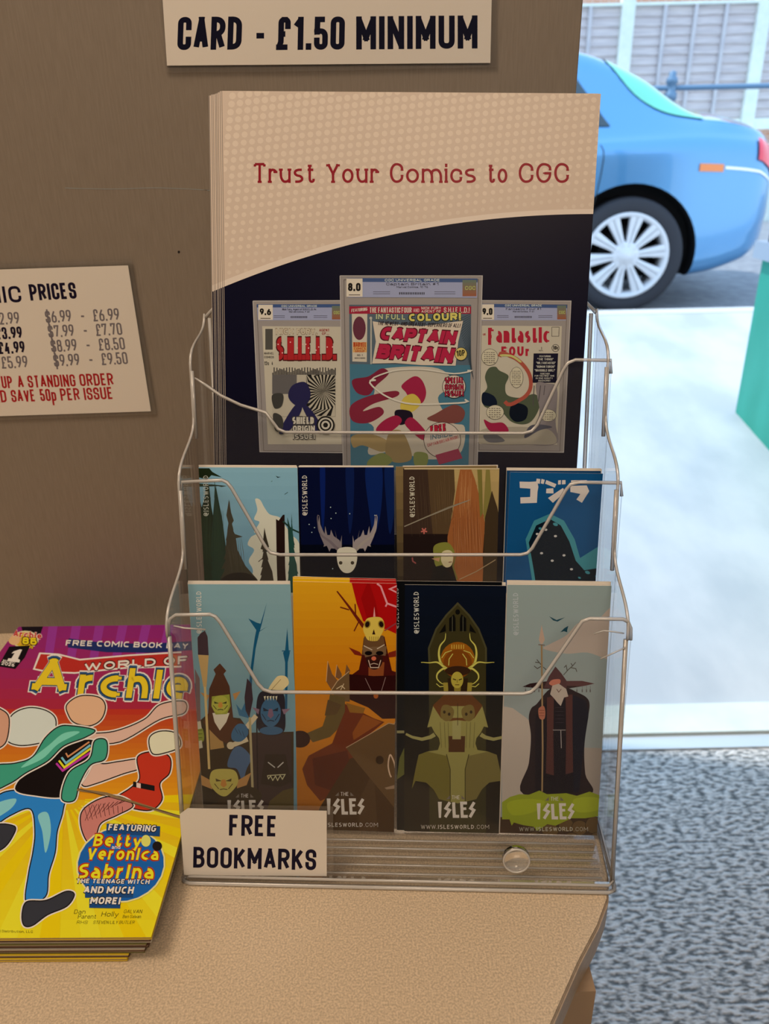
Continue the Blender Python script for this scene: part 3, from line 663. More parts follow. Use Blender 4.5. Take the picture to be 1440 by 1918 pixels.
# ------------------------------------------------------------------ the clear stepped holder
LEAN = math.radians(13.2)
HM = Matrix.Translation((.0018, .2939, 0)) @ Matrix.Rotation(math.radians(-3), 4, 'Z')
def lean_plane(y, lean=LEAN, z=0.0): return HM @ Matrix.Translation((0, y, z)) @ Matrix.Rotation(-lean, 4, 'X')
holder = tag(empty('leaflet_holder', HM), 'clear stepped acrylic leaflet holder with three pockets at the counter edge', 'holder')
hl = lambda M: HM.inverted() @ M
YK = [0.0, .0353, .0706, .106]
TH = .0022; HW = .1155
def wall(name, k, px, rnd=None):
    M = lean_plane(YK[k]); pts = [hit(x, y, M) for x, y in px]
    pts = [(-HW+.0015, .0035)]+pts+[(HW-.0015, .0035)]
    L = hl(M); P = [L @ Vector((u, 0, v)) for u, v in pts]; n = L.to_3x3() @ Vector((0, TH, 0))
    o = prism(name, P, n, CLEAR, holder)
    c = [L @ Vector((u, TH/2, v)) for u, v in pts[1:-1]]
    tube('lip_edge', c, .00098, EDGE, holder, 8)
    return pts
front_px = [(314, 1200), (314, 1172), (318, 1160), (328, 1153), (392, 1152), (402, 1156), (411, 1166), (482, 1282), (492, 1293), (508, 1298), (980, 1301), (994, 1298), (1006, 1288), (1082, 1178), (1091, 1165), (1105, 1160), (1168, 1161), (1177, 1166), (1182, 1178), (1182, 1200)]
mid_px = [(339, 930), (340, 903), (415, 900), (424, 904), (433, 915), (497, 1026), (506, 1036), (524, 1040), (975, 1040), (988, 1037), (997, 1028), (1060, 919), (1069, 908), (1085, 904), (1164, 905), (1165, 930)]
back_px = [(362, 735), (361, 706), (385, 722), (412, 741), (450, 759), (497, 773), (508, 788), (520, 804), (534, 810), (980, 812), (996, 808), (1007, 796), (1056, 692), (1064, 680), (1078, 674), (1145, 675), (1145, 700)]
wf = wall('front_wall', 0, front_px); wm = wall('middle_wall', 1, mid_px); wb = wall('back_pocket_wall', 2, back_px)
M3 = lean_plane(YK[3]); L3 = hl(M3); bt = hit(1122, 566, M3)[1]
P = [L3 @ Vector((u, 0, v)) for u, v in [(-HW, .003), (-HW, bt-.006), (-HW+.006, bt), (HW-.006, bt), (HW, bt-.006), (HW, .003)]]
prism('back_wall', P, L3.to_3x3() @ Vector((0, TH, 0)), CLEAR, holder); tube('back_edge', [p for p in P[1:-1]], .0012, EDGE, holder)
def yz(k, v): return Vector((YK[k]+math.sin(LEAN)*v, math.cos(LEAN)*v))
tops = [(wf[2][1]+wf[-3][1])/2, (wm[2][1]+wm[-3][1])/2, max(p[1] for p in wb)]
prof = [Vector((0, .0)), yz(0, tops[0]-.006)]
for k in range(3):
    a = yz(k, tops[k]); b = yz(k+1, (tops[k+1]-.02) if k < 2 else bt-.004)
    lowp = yz(k+1, tops[k]+.024) if k < 2 else b
    c1 = a+Vector((.006, .014)); c2 = lowp-Vector((.004, .014))
    for i in range(11):
        t = i/10; prof.append(a*(1-t)**3+c1*3*t*(1-t)**2+c2*3*t*t*(1-t)+lowp*t**3)
    if k < 2: prof.append(yz(k+1, tops[k+1]-.006))
prof += [yz(3, 0)+Vector((.003, 0))]
for sd_ in (-1, 1):
    pts = [Vector((sd_*(HW+.0006), p.x, p.y+.0002)) for p in prof]
    prism('side_wall', pts, (-sd_*.0009, 0, 0), CLEAR, holder)
    tube('side_edge', [p-Vector((sd_*.0003, 0, 0)) for p in pts[1:-1]], .00085, EDGE, holder, 8)
    tube('corner_edge', [Vector((sd_*(HW-.0004), yz(0, .004).x+.0008, .004)), Vector((sd_*(HW-.0004), yz(0, tops[0]-.006).x+.0008, yz(0, tops[0]-.006).y))], .0012, EDGE, holder)
    for k in (1, 2):
        a, b = yz(k, tops[k-1]+.012), yz(k, tops[k]-.004)
        tube('corner_edge', [Vector((sd_*(HW-.0004), a.x, a.y)), Vector((sd_*(HW-.0004), b.x, b.y))], .0011, EDGE, holder)
    a, b = yz(3, .01), yz(3, bt-.006)
    tube('corner_edge', [Vector((sd_*(HW-.003), a.x-.001, a.y)), Vector((sd_*(HW-.003), b.x-.001, b.y))], .0012, EDGE, holder)
FL = [.0028, .050, .1005]
for k in range(3):
    y0 = YK[k]+math.tan(LEAN)*FL[k]+TH; y1 = YK[k+1]+math.tan(LEAN)*FL[k]
    box('pocket_floor', (-HW+.003, y0, FL[k]-.0022), (HW-.003, y1, FL[k]), CLEAR, holder)
for i in range(5):
    tube('floor_rib', [(-HW+.005, .005+i*.0056, FL[0]+.0002), (HW-.005, .005+i*.0056, FL[0]+.0002)], .0006, EDGE, holder, 6)
# foot: a thin skirt round the bottom with a bright lower edge
foot = [(-HW-.0012, -.0022), (HW+.0012, -.0022), (HW+.0012, .110), (-HW-.0012, .110)]
for i in range(4):
    a, b = foot[i], foot[(i+1) % 4]; d = (Vector(b)-Vector(a)).normalized(); n = Vector((d.y, -d.x))*.0
    prism('foot_skirt', [(a[0], a[1], .0004), (b[0], b[1], .0004), (b[0], b[1], .0052), (a[0], a[1], .0052)], (-d.y*.0018, d.x*.0018, 0), CLEAR, holder)
tube('foot_edge', [Vector((x, y, .0012)) for x, y in [(-HW+.003, -.0024), (HW-.003, -.0024), (HW, -.0012), (HW+.001, .002), (HW+.001, .109), (-HW-.001, .109), (-HW-.001, .002), (-HW, -.0012)]], .0011, EDGE, holder, 8, closed=True)
tube('foot_edge', [Vector((x, y, .0055)) for x, y in [(-HW+.003, -.0016), (HW-.003, -.0016), (HW+.0005, .002), (HW+.0005, .108)]], .0008, EDGE, holder, 8)
M0 = lean_plane(0); bu, bv = hit(966, 1606, M0)
L0 = hl(M0)
v, f = lathe_vf([(0, .0022), (.0056, .0022), (.0062, .0030), (.0070, .0030), (.0073, .0022), (.0073, 0), (0, 0)], 36)
link('round_boss', mesh('round_boss', [L0 @ Vector((bu+x, -z, bv+y)) for x, y, z in v], f), clear('boss_acrylic', haze=.22, gloss=1.6, rough=.1), holder, smooth=True)
v, f = tube_vf([(bu+.0068*math.cos(a), -.0029, bv+.0068*math.sin(a)) for a in [2*math.pi*i/28 for i in range(28)]], .0006, 6, True)
link('boss_rim', mesh('boss_rim', [L0 @ p for p in v], f), EDGE, holder, smooth=True)
# two old cracks near the front corners
for px in ([(326, 1172), (345, 1176), (385, 1179)], ):
    tube('scratch', [hl(M0) @ Vector((hit(x, y, M0)[0], -.0002, hit(x, y, M0)[1])) for x, y in px], .0005, EDGE, holder, 6)
for px in ([(1112, 1187), (1130, 1181), (1150, 1183), (1168, 1186)], [(1124, 1234), (1150, 1222), (1172, 1212)]):
    tube('scratch', [hl(M0) @ Vector((hit(x, y, M0)[0], -.0002, hit(x, y, M0)[1])) for x, y in px], .0004, EDGE, holder, 6)
def d3(p):
    p.text('FREE', (429, 1564), (519, 1566), 39, '140c14', t=.17); p.text('BOOKMARKS', (362, 1624), (592, 1629), 39, '140c14', t=.17)
MS = lean_plane(0) @ Matrix.Translation((0, -.0006, 0))
sign([(352, 1513), (612, 1518), (612, 1640), (345, 1638), (337, 1524)], [(337, 1506), (624, 1510), (624, 1644), (341, 1642)], 'white FREE BOOKMARKS sign stuck low on the front of the clear holder', d3, M=MS, W='c4a07a')

# ------------------------------------------------------------------ sheets: a body with the frame's x along the width and z up
def sheet_frame(M, tl, tr, h):
    (u1, v1), (u2, v2) = hit(*tl, M), hit(*tr, M)
    w_ = math.hypot(u2-u1, v2-v1); a = -math.atan2(v2-v1, u2-u1)
    return M @ Matrix.Translation(((u1+u2)/2, 0, (v1+v2)/2)) @ Matrix.Rotation(a, 4, 'Y') @ Matrix.Translation((0, 0, -h)), w_
def card(name, Mf, w_, h, th, label, cat, group=None, draw=None, W='d8b894', m=None):
    o = box(name, (-w_/2, -th/2, 0), (w_/2, th/2, h), m or M_PAPER); o.matrix_world = Mf; tag(o, label, cat, group)
    if draw:
        p = Print(Mf, (-w_/2, 0, w_/2, h), W=W, thick=th); draw(p); p.build('printed_face', o)
    return o
ORD = ['first', 'second', 'third', 'fourth', 'fifth', 'sixth', 'seventh', 'eighth', 'ninth']

# ------------------------------------------------------------------ brochures in the back pocket
BL_ = math.radians(15.5)
def arc_y(x): return 401 + 137*(max(0, 1118-x)/700.0)**2.1
def broch_bg(p, x0, x1, dots=False):
    p.poly([(x0, 150), (x1, 150), (x1, 1300), (x0, 1300)], 'c4a284')
    if dots:
        p.n += 1
        for r in range(34):
            for c in range(48):
                x = 420+c*15.6-r*1.7; y = 182+r*15.2-c*1.9
                if 420 < x < 1126 and 172 < y < arc_y(x)-12:
                    f = 6.6-2.6*max(0, min(1, (y-180)/330+(x-420)/1600))
                    p.poly(ell(x, y, f, f, n=8), 'd0ae8e' if (y+x*.2) < 560 else 'cbaa8b', layer=False)
        p.n += 1
    xs = [x0+(x1-x0)*i/40 for i in range(41)]
    p.poly([(x, arc_y(x)-9-.004*(1118-x)) for x in xs]+[(x, arc_y(x)+2) for x in xs[::-1]], 'd3b395')
    p.poly([(x, arc_y(x)) for x in xs]+[(x1, 1300), (x0, 1300)], '0b0918')
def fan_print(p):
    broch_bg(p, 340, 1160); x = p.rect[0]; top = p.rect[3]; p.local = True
    p.n += 1; p.poly([(x+.0002, 0), (x+.00042, 0), (x+.00042, top), (x+.0002, top)], '6b5444')  # dark line: shadow and fold beside the pale cut edge, painted into the print
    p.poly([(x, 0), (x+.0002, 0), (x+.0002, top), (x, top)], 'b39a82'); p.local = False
def slabcase(p, q, lab, cov, grade, t1, t2, boxw, gx):
    p.poly(q, '8b7a6c'); i = 7
    p.line(q+[q[0]], 1.6, 'a89686'); (a, b, c, d) = q
    p.line([(a[0]+i, a[1]+i), (b[0]-i, b[1]+i), (c[0]-i, c[1]-2), (d[0]+i, d[1]-2), (a[0]+i, a[1]+i)], 1.2, '6b5b50')
    p.poly(lab, '8e8894')
    (l0, l1, l2, l3) = lab; hh = (l3[1]-l0[1])
    p.poly([l0, l1, (l1[0], l1[1]+hh*.2), (l0[0], l0[1]+hh*.2)], '3a4866')
    xm = (l0[0]+l1[0])/2; ww = l1[0]-l0[0]
    p.text('CGC UNIVERSAL GRADE', (xm-ww*.21, l0[1]+hh*.17), (xm+ww*.21, l0[1]+hh*.17), hh*.12, 'c8c0c0', t=.16)
    p.text(t1, (xm-ww*.2, l0[1]+hh*.38), (xm+ww*.2, l0[1]+hh*.38), hh*.13, '1c1820', t=.17); p.text(t2, (xm-ww*.12, l0[1]+hh*.52), (xm+ww*.12, l0[1]+hh*.52), hh*.10, '1c1820', t=.16)
    for k in range(15): p.rect_(xm-ww*.1+k*ww*.2/15, l0[1]+hh*.74, xm-ww*.1+k*ww*.2/15+ww*.2/28, l0[1]+hh*.86, '2a2428')
    for k in (0, 1): p.line([(xm-ww*.30, l0[1]+hh*(.72+.1*k)), (xm-ww*.17, l0[1]+hh*(.72+.1*k))], .9, '4a444c'); p.line([(xm+ww*.17, l0[1]+hh*(.72+.1*k)), (xm+ww*.33, l0[1]+hh*(.72+.1*k))], .9, '4a444c')
    p.poly([(gx, l0[1]+1), (gx+boxw, l0[1]+1), (gx+boxw, l3[1]-1), (gx, l3[1]-1)], 'c8b093')
    p.text(grade, (gx+boxw*.10, l0[1]+hh*.68), (gx+boxw*.88, l0[1]+hh*.68), hh*.42, '14100f', t=.24)
    p.line([(gx+boxw*.15, l0[1]+hh*.88), (gx+boxw*.85, l0[1]+hh*.88)], 1.3, '3a302c')
    bx = l1[0]-ww*.115
    p.grad([(bx, l0[1]+hh*.1), (l1[0]-2, l0[1]+hh*.1), (l1[0]-2, l3[1]-hh*.05), (bx, l3[1]-hh*.05)], '5a6450', '8a4c30', 6)
    p.text('CGC', (bx+ww*.02, l0[1]+hh*.62), (l1[0]-4, l0[1]+hh*.62), hh*.2, '9c9c50', t=.16)
    p.poly(cov, 'b09c80')
def blobs(p, items):
    for col_, pts in items: p.poly(pts, '0e0a10', True) if False else p.poly(pts, col_, True)
def draw_brochure(p):
    broch_bg(p, 380, 1160, True)
    p.text('Trust', (473, 343), (592, 343), 37.5, '86141c', t=.125, slab=.10, gap=.03); p.text('Your', (610, 343), (711, 343), 37.5, '86141c', t=.125, slab=.10, gap=.03)
    p.text('Comics', (728, 343), (893, 343), 37.5, '86141c', t=.125, slab=.09, gap=.03); p.text('to', (911, 343), (952, 343), 37.5, '86141c', t=.125, slab=.09, gap=.03); p.text('CGC', (969, 343), (1067, 343), 37.5, '86141c', t=.125, slab=.09, gap=.03)
    # left slab
    slabcase(p, [(474, 564), (656, 563), (656, 848), (487, 846)], [(481, 570), (640, 570), (640, 600), (483, 600)], [(491, 611), (638, 612), (640, 832), (502, 832)], '9.6', 'Nick Fury, Agent of S.H.I.E.L.D. #4', 'Marvel Comics, 9/68', 27, 484)
    p.rect_(494, 614, 514, 658, 'b8a486'); p.rect_(497, 616, 511, 655, '4a4238'); p.text('12c', (495, 684), (504, 684), 7, '2a2420', t=.16); p.text('4', (509, 684), (511, 684), 7, '2a2420', t=.16)
    p.text('MARVEL', (495, 664), (513, 664), 4, '2a2420', t=.18); p.text('COMICS', (495, 671), (513, 671), 4, '2a2420', t=.18)
    p.text('NICK', (517, 626), (550, 626), 10, 'b8a080', t=.2, outline=('8a7258', 1.2)); p.text('FURY,', (556, 626), (594, 626), 10, 'b8a080', t=.2, outline=('8a7258', 1.2))
    p.text('AGENT', (598, 621), (617, 621), 5, '8a2a22', t=.2); p.text('OF...', (603, 627), (616, 627), 4.5, '8a2a22', t=.2)
    p.text('S.H.I.E.L.D.', (519, 674), (630, 674), 42, '9e2020', t=.2, gap=.06, outline=('4a1412', 2.2))
    for x, y in ((521, 645), (544, 641), (557, 652), (567, 645), (573, 645), (578, 652), (597, 650), (613, 650), (623, 650), (529, 661), (592, 656)): p.poly(ell(x, y, 1.3, 1.3, n=8), 'e8a090')
    for k in range(46):                                     # plain dark bars, stripes and rings in place of the cover picture
        x = 510+k*2.6; h = 4+10*abs(math.sin(k*1.7)); p.rect_(x, 702-h, x+2, 703, '3c342e')
    p.rect_(510, 702, 628, 780, 'a8957a'); p.rect_(510, 702, 556, 738, '5a5048')
    for k in range(28):
        a = 2*math.pi*k/28; a2 = a+.11
        pp = [(606, 733), (606+34*math.cos(a+.1), 733+34*math.sin(a+.1)), (606+80*math.cos(a+.5), 733+80*math.sin(a+.5)), (606+80*math.cos(a2+.5), 733+80*math.sin(a2+.5)), (606+34*math.cos(a2+.1), 733+34*math.sin(a2+.1))]
        pp = [(max(574, min(628, x)), max(702, min(779, y))) for x, y in pp]; p.poly(pp, '1c1814')
    blobs(p, [('241f3a', [(548, 722), (572, 716), (582, 740), (570, 762), (552, 758), (540, 742)]), ('241f3a', [(552, 760), (566, 764), (548, 800), (530, 812), (524, 806)]), ('241f3a', [(566, 760), (580, 764), (604, 800), (600, 812), (586, 800)]), ('3a342c', [(510, 740), (530, 738), (528, 760), (514, 764)]), ('3a342c', [(512, 775), (528, 780), (530, 802), (516, 806)])])
    p.text('SHIELD', (548, 794), (588, 794), 13, 'b5a288', t=.24, outline=('3a322c', 1.5)); p.text('ORIGIN', (549, 808), (590, 808), 11, 'b5a288', t=.24, outline=('3a322c', 1.5)); p.text('ISSUE!', (549, 822), (590, 822), 9, 'b5a288', t=.22, outline=('3a322c', 1))
    for r_, c in ((17, '1c1814'), (14, 'b5a288'), (11, '1c1814'), (8, 'b5a288'), (4.5, '1c1814')): p.poly(ell(610, 796, r_, r_), c)
    # right slab
    slabcase(p, [(890, 563), (1069, 564), (1055, 847), (890, 845)], [(898, 569), (1062, 571), (1060, 600), (897, 600)], [(902, 610), (1052, 611), (1043, 833), (897, 831)], '9.0', 'Fantastic Four #1', 'Marvel Comics, 11/61', 24, 901)
    p.text('THE', (904, 629), (910, 628), 4, '8e1c26', t=.2)
    p.text('F', (912, 646), (925, 646), 32, '9e1c2a', t=.19, slab=.09); p.text('antastic', (928, 642), (1029, 642), 30, '9e1c2a', t=.2, slab=.05, gap=.1)
    p.text('FOUr', (938, 667), (993, 667), 18, '9e1c2a', t=.24, slab=.06)
    p.poly(ell(1040, 652, 7.2, 7.2), '2a2420'); p.poly(ell(1040, 652, 6.2, 6.2), 'b09c80'); p.text('10c', (1035, 655), (1046, 655), 7, '1c1814', t=.24)
    p.line([(1033, 613), (1047, 613), (1046, 630), (1033, 630), (1033, 613)], .9, '3a302a'); p.text('1', (1013, 655), (1014, 655), 5, '3a302a', t=.2); p.text('NOV.', (1009, 658), (1017, 658), 2.6, '3a302a', t=.2)
    p.poly([(999, 662), (1045, 662), (1042, 717), (997, 717)], '14101e')
    for i, (s_, a, b, h) in enumerate((('FEATURING', 1010, 1031, 3.4), ('"THE THING!"', 1006, 1036, 4.2), ('"MR. FANTASTIC!"', 1004, 1040, 4.4), ('"HUMAN TORCH!"', 1004, 1039, 4.4), ('"INVISIBLE GIRL!"', 1001, 1039, 4.4), ('TOGETHER', 1011, 1029, 3), ('FOR THE FIRST TIME', 1001, 1038, 3), ('IN ONE MIGHTY', 1003, 1035, 3), ('MAGAZINE!', 1008, 1030, 3))):
        y = (669, 675, 682, 689, 696, 701.5, 705.5, 710, 714.5)[i]; p.text(s_, (a, y), (b, y), h, 'b8a890', t=.17)
    blobs(p, [('484a34', [(915, 690), (928, 687), (935, 694), (952, 704), (946, 722), (950, 740), (975, 745), (1000, 738), (1012, 752), (1002, 780), (985, 794), (958, 790), (935, 768), (908, 762), (902, 742), (912, 726), (908, 706)]), ('0c1420', [(905, 735), (925, 742), (930, 758), (910, 760), (902, 752)]), ('0a1018', [(958, 758), (975, 756), (988, 765), (984, 785), (966, 790), (954, 778)])])
    p.line([(935, 668), (958, 668), (978, 682), (992, 704), (992, 730), (975, 748), (945, 752)], 7, '9a4432', smooth=True); p.line([(937, 667), (958, 667), (974, 679)], 4, 'b0a058', smooth=True)
    blobs(p, [('7a6a62', [(1003, 720), (1024, 718), (1043, 728), (1040, 790), (1042, 830), (990, 830), (1000, 800), (1010, 770)]), ('96846c', [(900, 806), (940, 800), (990, 800), (1030, 806), (1040, 830), (990, 832), (900, 830)]), ('8e1c34', [(906, 786), (920, 792), (942, 792), (952, 808), (930, 812), (914, 804)]), ('4a4448', [(992, 798), (1012, 795), (1034, 800), (1010, 806), (985, 820), (982, 815)]), ('5a524e', [(905, 815), (925, 812), (945, 826), (915, 828)])])
    p.line([(1000, 722), (998, 760)], 1.6, '4a403c'); p.line([(1012, 722), (1008, 752)], 1.6, '4a403c'); p.line([(1020, 722), (1018, 740)], 1.2, '4a403c')
    for cx_, cy_, rx, ry, ls in ((917, 669, 15, 15, ('I CAN\'T', 'TURN INVISIBLE', 'FAST ENOUGH!', 'HOW CAN WE', 'STOP THIS', 'CREATURE?')), (967, 707, 12, 19, ('JUST WAIT', 'AND SEE,', 'SISTER!', 'THE', 'FANTASTIC', 'FOUR HAVE', 'ONLY', 'BEGUN')), (927, 772, 16, 13, ('IT\'LL TAKE', 'MORE THAN', 'ROPES TO', 'KEEP ME', 'OUT!')), (1026, 778, 15, 11, ('THE THING', 'IS TOO MUCH', 'FOR US ALL', 'NOW!'))):
        p.poly(ell(cx_, cy_, rx+.7, ry+.7), '3a302a'); p.poly(ell(cx_, cy_, rx, ry), 'b8a482')
        for i in range(len(ls)):
            y = cy_+(i-len(ls)/2+.7)*ry*1.5/len(ls); hw_ = rx*.72; 
            for k in range(5): p.line([(cx_-hw_+k*hw_*.4, y), (cx_-hw_+k*hw_*.4+hw_*(.22+.08*((i+k) % 2)), y)], 1.1, '4a3c34')
    # centre slab
    slabcase(p, [(637, 517), (903, 517), (890, 1000), (645, 1000)], [(650, 521), (894, 522), (893, 558), (652, 557)], [(654, 571), (882, 571), (877, 880), (657, 880)], '8.0', 'Captain Britain #1', 'Marvel Comics, 10/76', 30, 649)
    p.poly([(654, 571), (882, 571), (881, 690), (655, 690)], '4e5456'); p.poly([(655, 682), (881, 684), (877, 880), (657, 880)], '3f626a')
    p.poly([(654, 574), (882, 574), (882, 588), (654, 588)], '8e1c2c')
    p.text('FEATURING', (658, 585), (688, 582), 6, 'c0a890', t=.2, slant=.2); p.text('THE FANTASTIC FOUR', (692, 586), (771, 586), 10, 'c0a890', t=.15); p.text('AND', (774, 585), (785, 585), 7, 'c08a80', t=.15)
    p.text('NICK FURY', (789, 580), (826, 580), 5, 'c0a890', t=.18); p.text('AGENT OF', (789, 586), (826, 586), 5, 'c0a890', t=.18); p.text('S.H.I.E.L.D.!', (831, 586), (879, 586), 10, 'c0a890', t=.14)
    p.text('IN FULL', (704, 598), (760, 599), 10, 'a8a070', t=.22, outline=('20302c', 1)); p.text('COLOUR!', (766, 602), (863, 600), 14, 'c0a850', t=.28, outline=('1c201c', 1.4))
    for k in range(26): p.line([(864+k*1.2-8, 600+k*4.4), (881, 588+k*3.6)], .7, '2c3438')
    p.line([(695, 596), (695, 682)], 2.6, 'a89880'); p.poly(ell(694.5, 596, 2.6, 2.6), 'a89880')
    p.poly([(698, 602), (730, 607), (790, 611), (867, 601), (858, 640), (853, 685), (790, 684), (740, 680), (697, 681), (704, 640)], 'bfa588')
    p.text('THE NEWEST-AND GREATEST-SUPERHERO OF ALL!', (707, 609), (861, 614), 7.5, '2a1c1c', t=.16, slant=.2)
    p.text('CAPTAIN', (711, 636), (851, 645), 24, 'a01c34', t=.30, slant=.2, gap=.05, outline=('4a1018', 1.8)); p.text('BRITAIN', (704, 671), (846, 680), 27, 'a01c34', t=.30, slant=.2, gap=.05, outline=('4a1018', 1.8))
    p.poly([(659, 588), (688, 588), (687, 678), (660, 677)], 'b8a286'); p.poly(ell(673, 615, 12, 22), '5a2830'); p.poly([(661, 641), (687, 641), (687, 660), (661, 660)], 'c08a4c')
    p.text('MARVEL', (662, 650), (686, 650), 9, 'a03a1c', t=.22); p.text('COMICS', (663, 655), (685, 655), 4, 'a03a1c', t=.22); p.text('GROUP', (665, 660), (683, 660), 4, 'a03a1c', t=.22); p.text('NO. 1', (669, 667), (679, 667), 3.4, '3a302a', t=.18); p.text('WEEK ENDING', (664, 672), (684, 672), 2.4, '3a302a', t=.18)
    p.poly(ell(863, 663, 12, 12.5), '20201c'); p.poly(ell(863, 663, 11, 11.5), 'bfa055'); p.text('10P', (855, 668), (871, 666), 11, '1c1814', t=.18)
    # plain stand-in shapes in the cover's reds, creams and blues
    p.poly([(700, 700), (740, 688), (820, 690), (850, 720), (820, 745), (845, 790), (870, 800), (860, 850), (800, 860), (740, 845), (690, 850), (700, 800), (665, 780), (700, 740)], 'b09c82', True)
    blobs(p, [('6e1c2a', [(660, 712), (690, 705), (715, 690), (728, 700), (705, 722), (690, 740), (668, 735)]), ('74202c', [(657, 760), (690, 742), (740, 732), (744, 742), (700, 756), (680, 770), (710, 762), (718, 775), (690, 792), (660, 788)]), ('8e1c34', [(752, 722), (775, 705), (790, 712), (798, 735), (790, 755), (770, 750), (760, 735)]), ('b8983c', [(756, 745), (775, 738), (788, 755), (770, 772), (750, 765)]), ('1a101a', [(742, 768), (768, 770), (772, 785), (750, 796), (740, 782)]), ('8e1c34', [(742, 778), (752, 790), (725, 812), (704, 806), (718, 788)]), ('8e1c34', [(758, 792), (772, 782), (800, 812), (792, 824), (770, 808)]), ('6e3a30', [(815, 775), (850, 758), (870, 770), (862, 790), (830, 792), (800, 785)]), ('96784a', [(660, 816), (700, 814), (730, 830), (716, 846), (680, 834), (662, 838)]), ('8a6e44', [(728, 812), (750, 806), (765, 830), (770, 860), (740, 866), (722, 850)]), ('75743c', [(690, 862), (715, 848), (735, 862), (715, 876), (690, 876)]), ('75743c', [(776, 848), (800, 850), (798, 872), (778, 874)])])
    p.line([(704, 712), (735, 695), (790, 692), (850, 700), (875, 694)], 2.6, 'c0ac92', smooth=True); p.line([(704, 712), (712, 735), (760, 755), (830, 756), (870, 748)], 3, 'c0ac92', smooth=True)
    p.poly(ell(850, 724, 22, 22), '2a1c1c'); p.poly(ell(850, 724, 21, 21), 'bfa58c')
    for s_, y, h in (('SPECIAL', 718, 11), ('ORIGIN', 730, 10), ('ISSUE!', 742, 10)): p.text(s_, (833, y), (868, y), h, '8e1c2c', t=.24, outline=('2a1014', .7))
    p.poly(ell(828, 824, 35, 34), '1c1414'); p.poly(ell(828, 824, 34, 33), 'b9a088')
    p.text('FREE', (806, 811), (836, 806), 13, '9e1c2c', t=.26, slant=.1, outline=('2a1014', .8)); p.text('INSIDE', (806, 824), (848, 816), 9, '4a6064', t=.18, slant=.2); p.text('CAPTAIN BRITAIN MASK!', (801, 837), (858, 821), 6, '9e4a44', t=.16, slant=.1)
    p.poly([(815, 852), (858, 840), (866, 858), (822, 870)], '8e3040')
MBr = lean_plane(.069, BL_)
vfl = .1035/math.cos(BL_)
Mf, bw_ = sheet_frame(MBr, (418, 171), (1125, 176), 0)
vt = (MBr.inverted() @ Mf.translation).z; h_ = vt-vfl-.004
Mf = Mf @ Matrix.Translation((0, 0, -h_))
card('brochure', Mf, bw_, h_, .0006, 'front brochure reading Trust Your Comics to CGC in the back pocket', 'brochure', 'comic grading brochures', draw_brochure, W='d2b89e')
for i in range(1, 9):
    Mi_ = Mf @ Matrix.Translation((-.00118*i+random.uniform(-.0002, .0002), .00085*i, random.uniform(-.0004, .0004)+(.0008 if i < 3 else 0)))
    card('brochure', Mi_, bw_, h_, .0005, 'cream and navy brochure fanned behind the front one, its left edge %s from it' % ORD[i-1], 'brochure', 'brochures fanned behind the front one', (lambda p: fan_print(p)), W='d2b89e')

# ------------------------------------------------------------------ bookmarks
def vert(p, x, y0, y1, c='cbb79e', H=9.5): p.text('@ISLESWORLD', (x+1, y0), (x, y1), H, c, t=.12, slab=.10, gap=.14)
def isles(p, x0, x1, yt, yb, c='c9b59c'):
    w_ = x1-x0; h = yb-yt; t = w_*.10
    def S_(a, b): p.line([(x0+b*w_, yt+h*.06), (x0+a*w_+t*.5, yt+h*.42), (x0+(b-.01)*w_, yt+h*.54), (x0+(a+.03)*w_, yt+h*.96)], t*.8, c)
    p.poly([(x0, yt+1), (x0+w_*.105, yt+1), (x0+w_*.085, yb), (x0+w_*.025, yb)], c); S_(.17, .33)
    p.line([(x0+.43*w_, yt+2), (x0+.45*w_, yb-t*.4), (x0+.585*w_, yb-t*.4)], t*.85, c)
    p.line([(x0+.80*w_, yt+t*.5), (x0+.65*w_, yt+t*.5), (x0+.67*w_, yb-t*.4), (x0+.82*w_, yb-t*.4)], t*.8, c); p.line([(x0+.66*w_, yt+h*.46), (x0+.78*w_, yt+h*.44)], t*.7, c); S_(.85, 1.0)
    xm = (x0+x1)/2; p.text('THE', (xm-w_*.12, yt-4), (xm+w_*.10, yt-4), 7, c, t=.12)
    p.poly([(xm-w_*.27, yt-4), (xm-w_*.17, yt-4), (xm-w_*.17, yt-11)], c if False else '6a5a48'); p.poly([(xm+w_*.25, yt-4), (xm+w_*.15, yt-4), (xm+w_*.15, yt-11)], '6a5a48')
def url(p, x0, x1, y, c='c0ac94'):
    w_ = x1-x0
    p.text('WWW.', (x0, y), (x0+w_*.235, y), 7.6, c, t=.09, slab=.07); p.text('ISLESWORLD', (x0+w_*.25, y), (x0+w_*.78, y), 7.6, c, t=.16, slab=.08); p.text('.COM', (x0+w_*.80, y), (x1, y), 7.6, c, t=.09, slab=.07)
def face(p, cx_, cy_, w_, h, skin, dark, nose):
    p.poly(ell(cx_, cy_, w_, h), skin)
    for s_ in (-1, 1): p.poly([(cx_+s_*w_*.15, cy_-h*.12), (cx_+s_*w_*.75, cy_-h*.35), (cx_+s_*w_*.7, cy_-h*.08)], dark); p.line([(cx_+s_*w_*.85, cy_+h*.1), (cx_+s_*w_*.45, cy_+h*.55)], 1.4, dark)
    p.poly([(cx_-w_*.16, cy_-h*.25), (cx_+w_*.16, cy_-h*.25), (cx_+w_*.3, cy_+h*.22), (cx_, cy_+h*.42), (cx_-w_*.3, cy_+h*.22)], nose)
    p.line([(cx_-w_*.35, cy_+h*.6), (cx_, cy_+h*.54), (cx_+w_*.35, cy_+h*.6)], 1.6, dark)
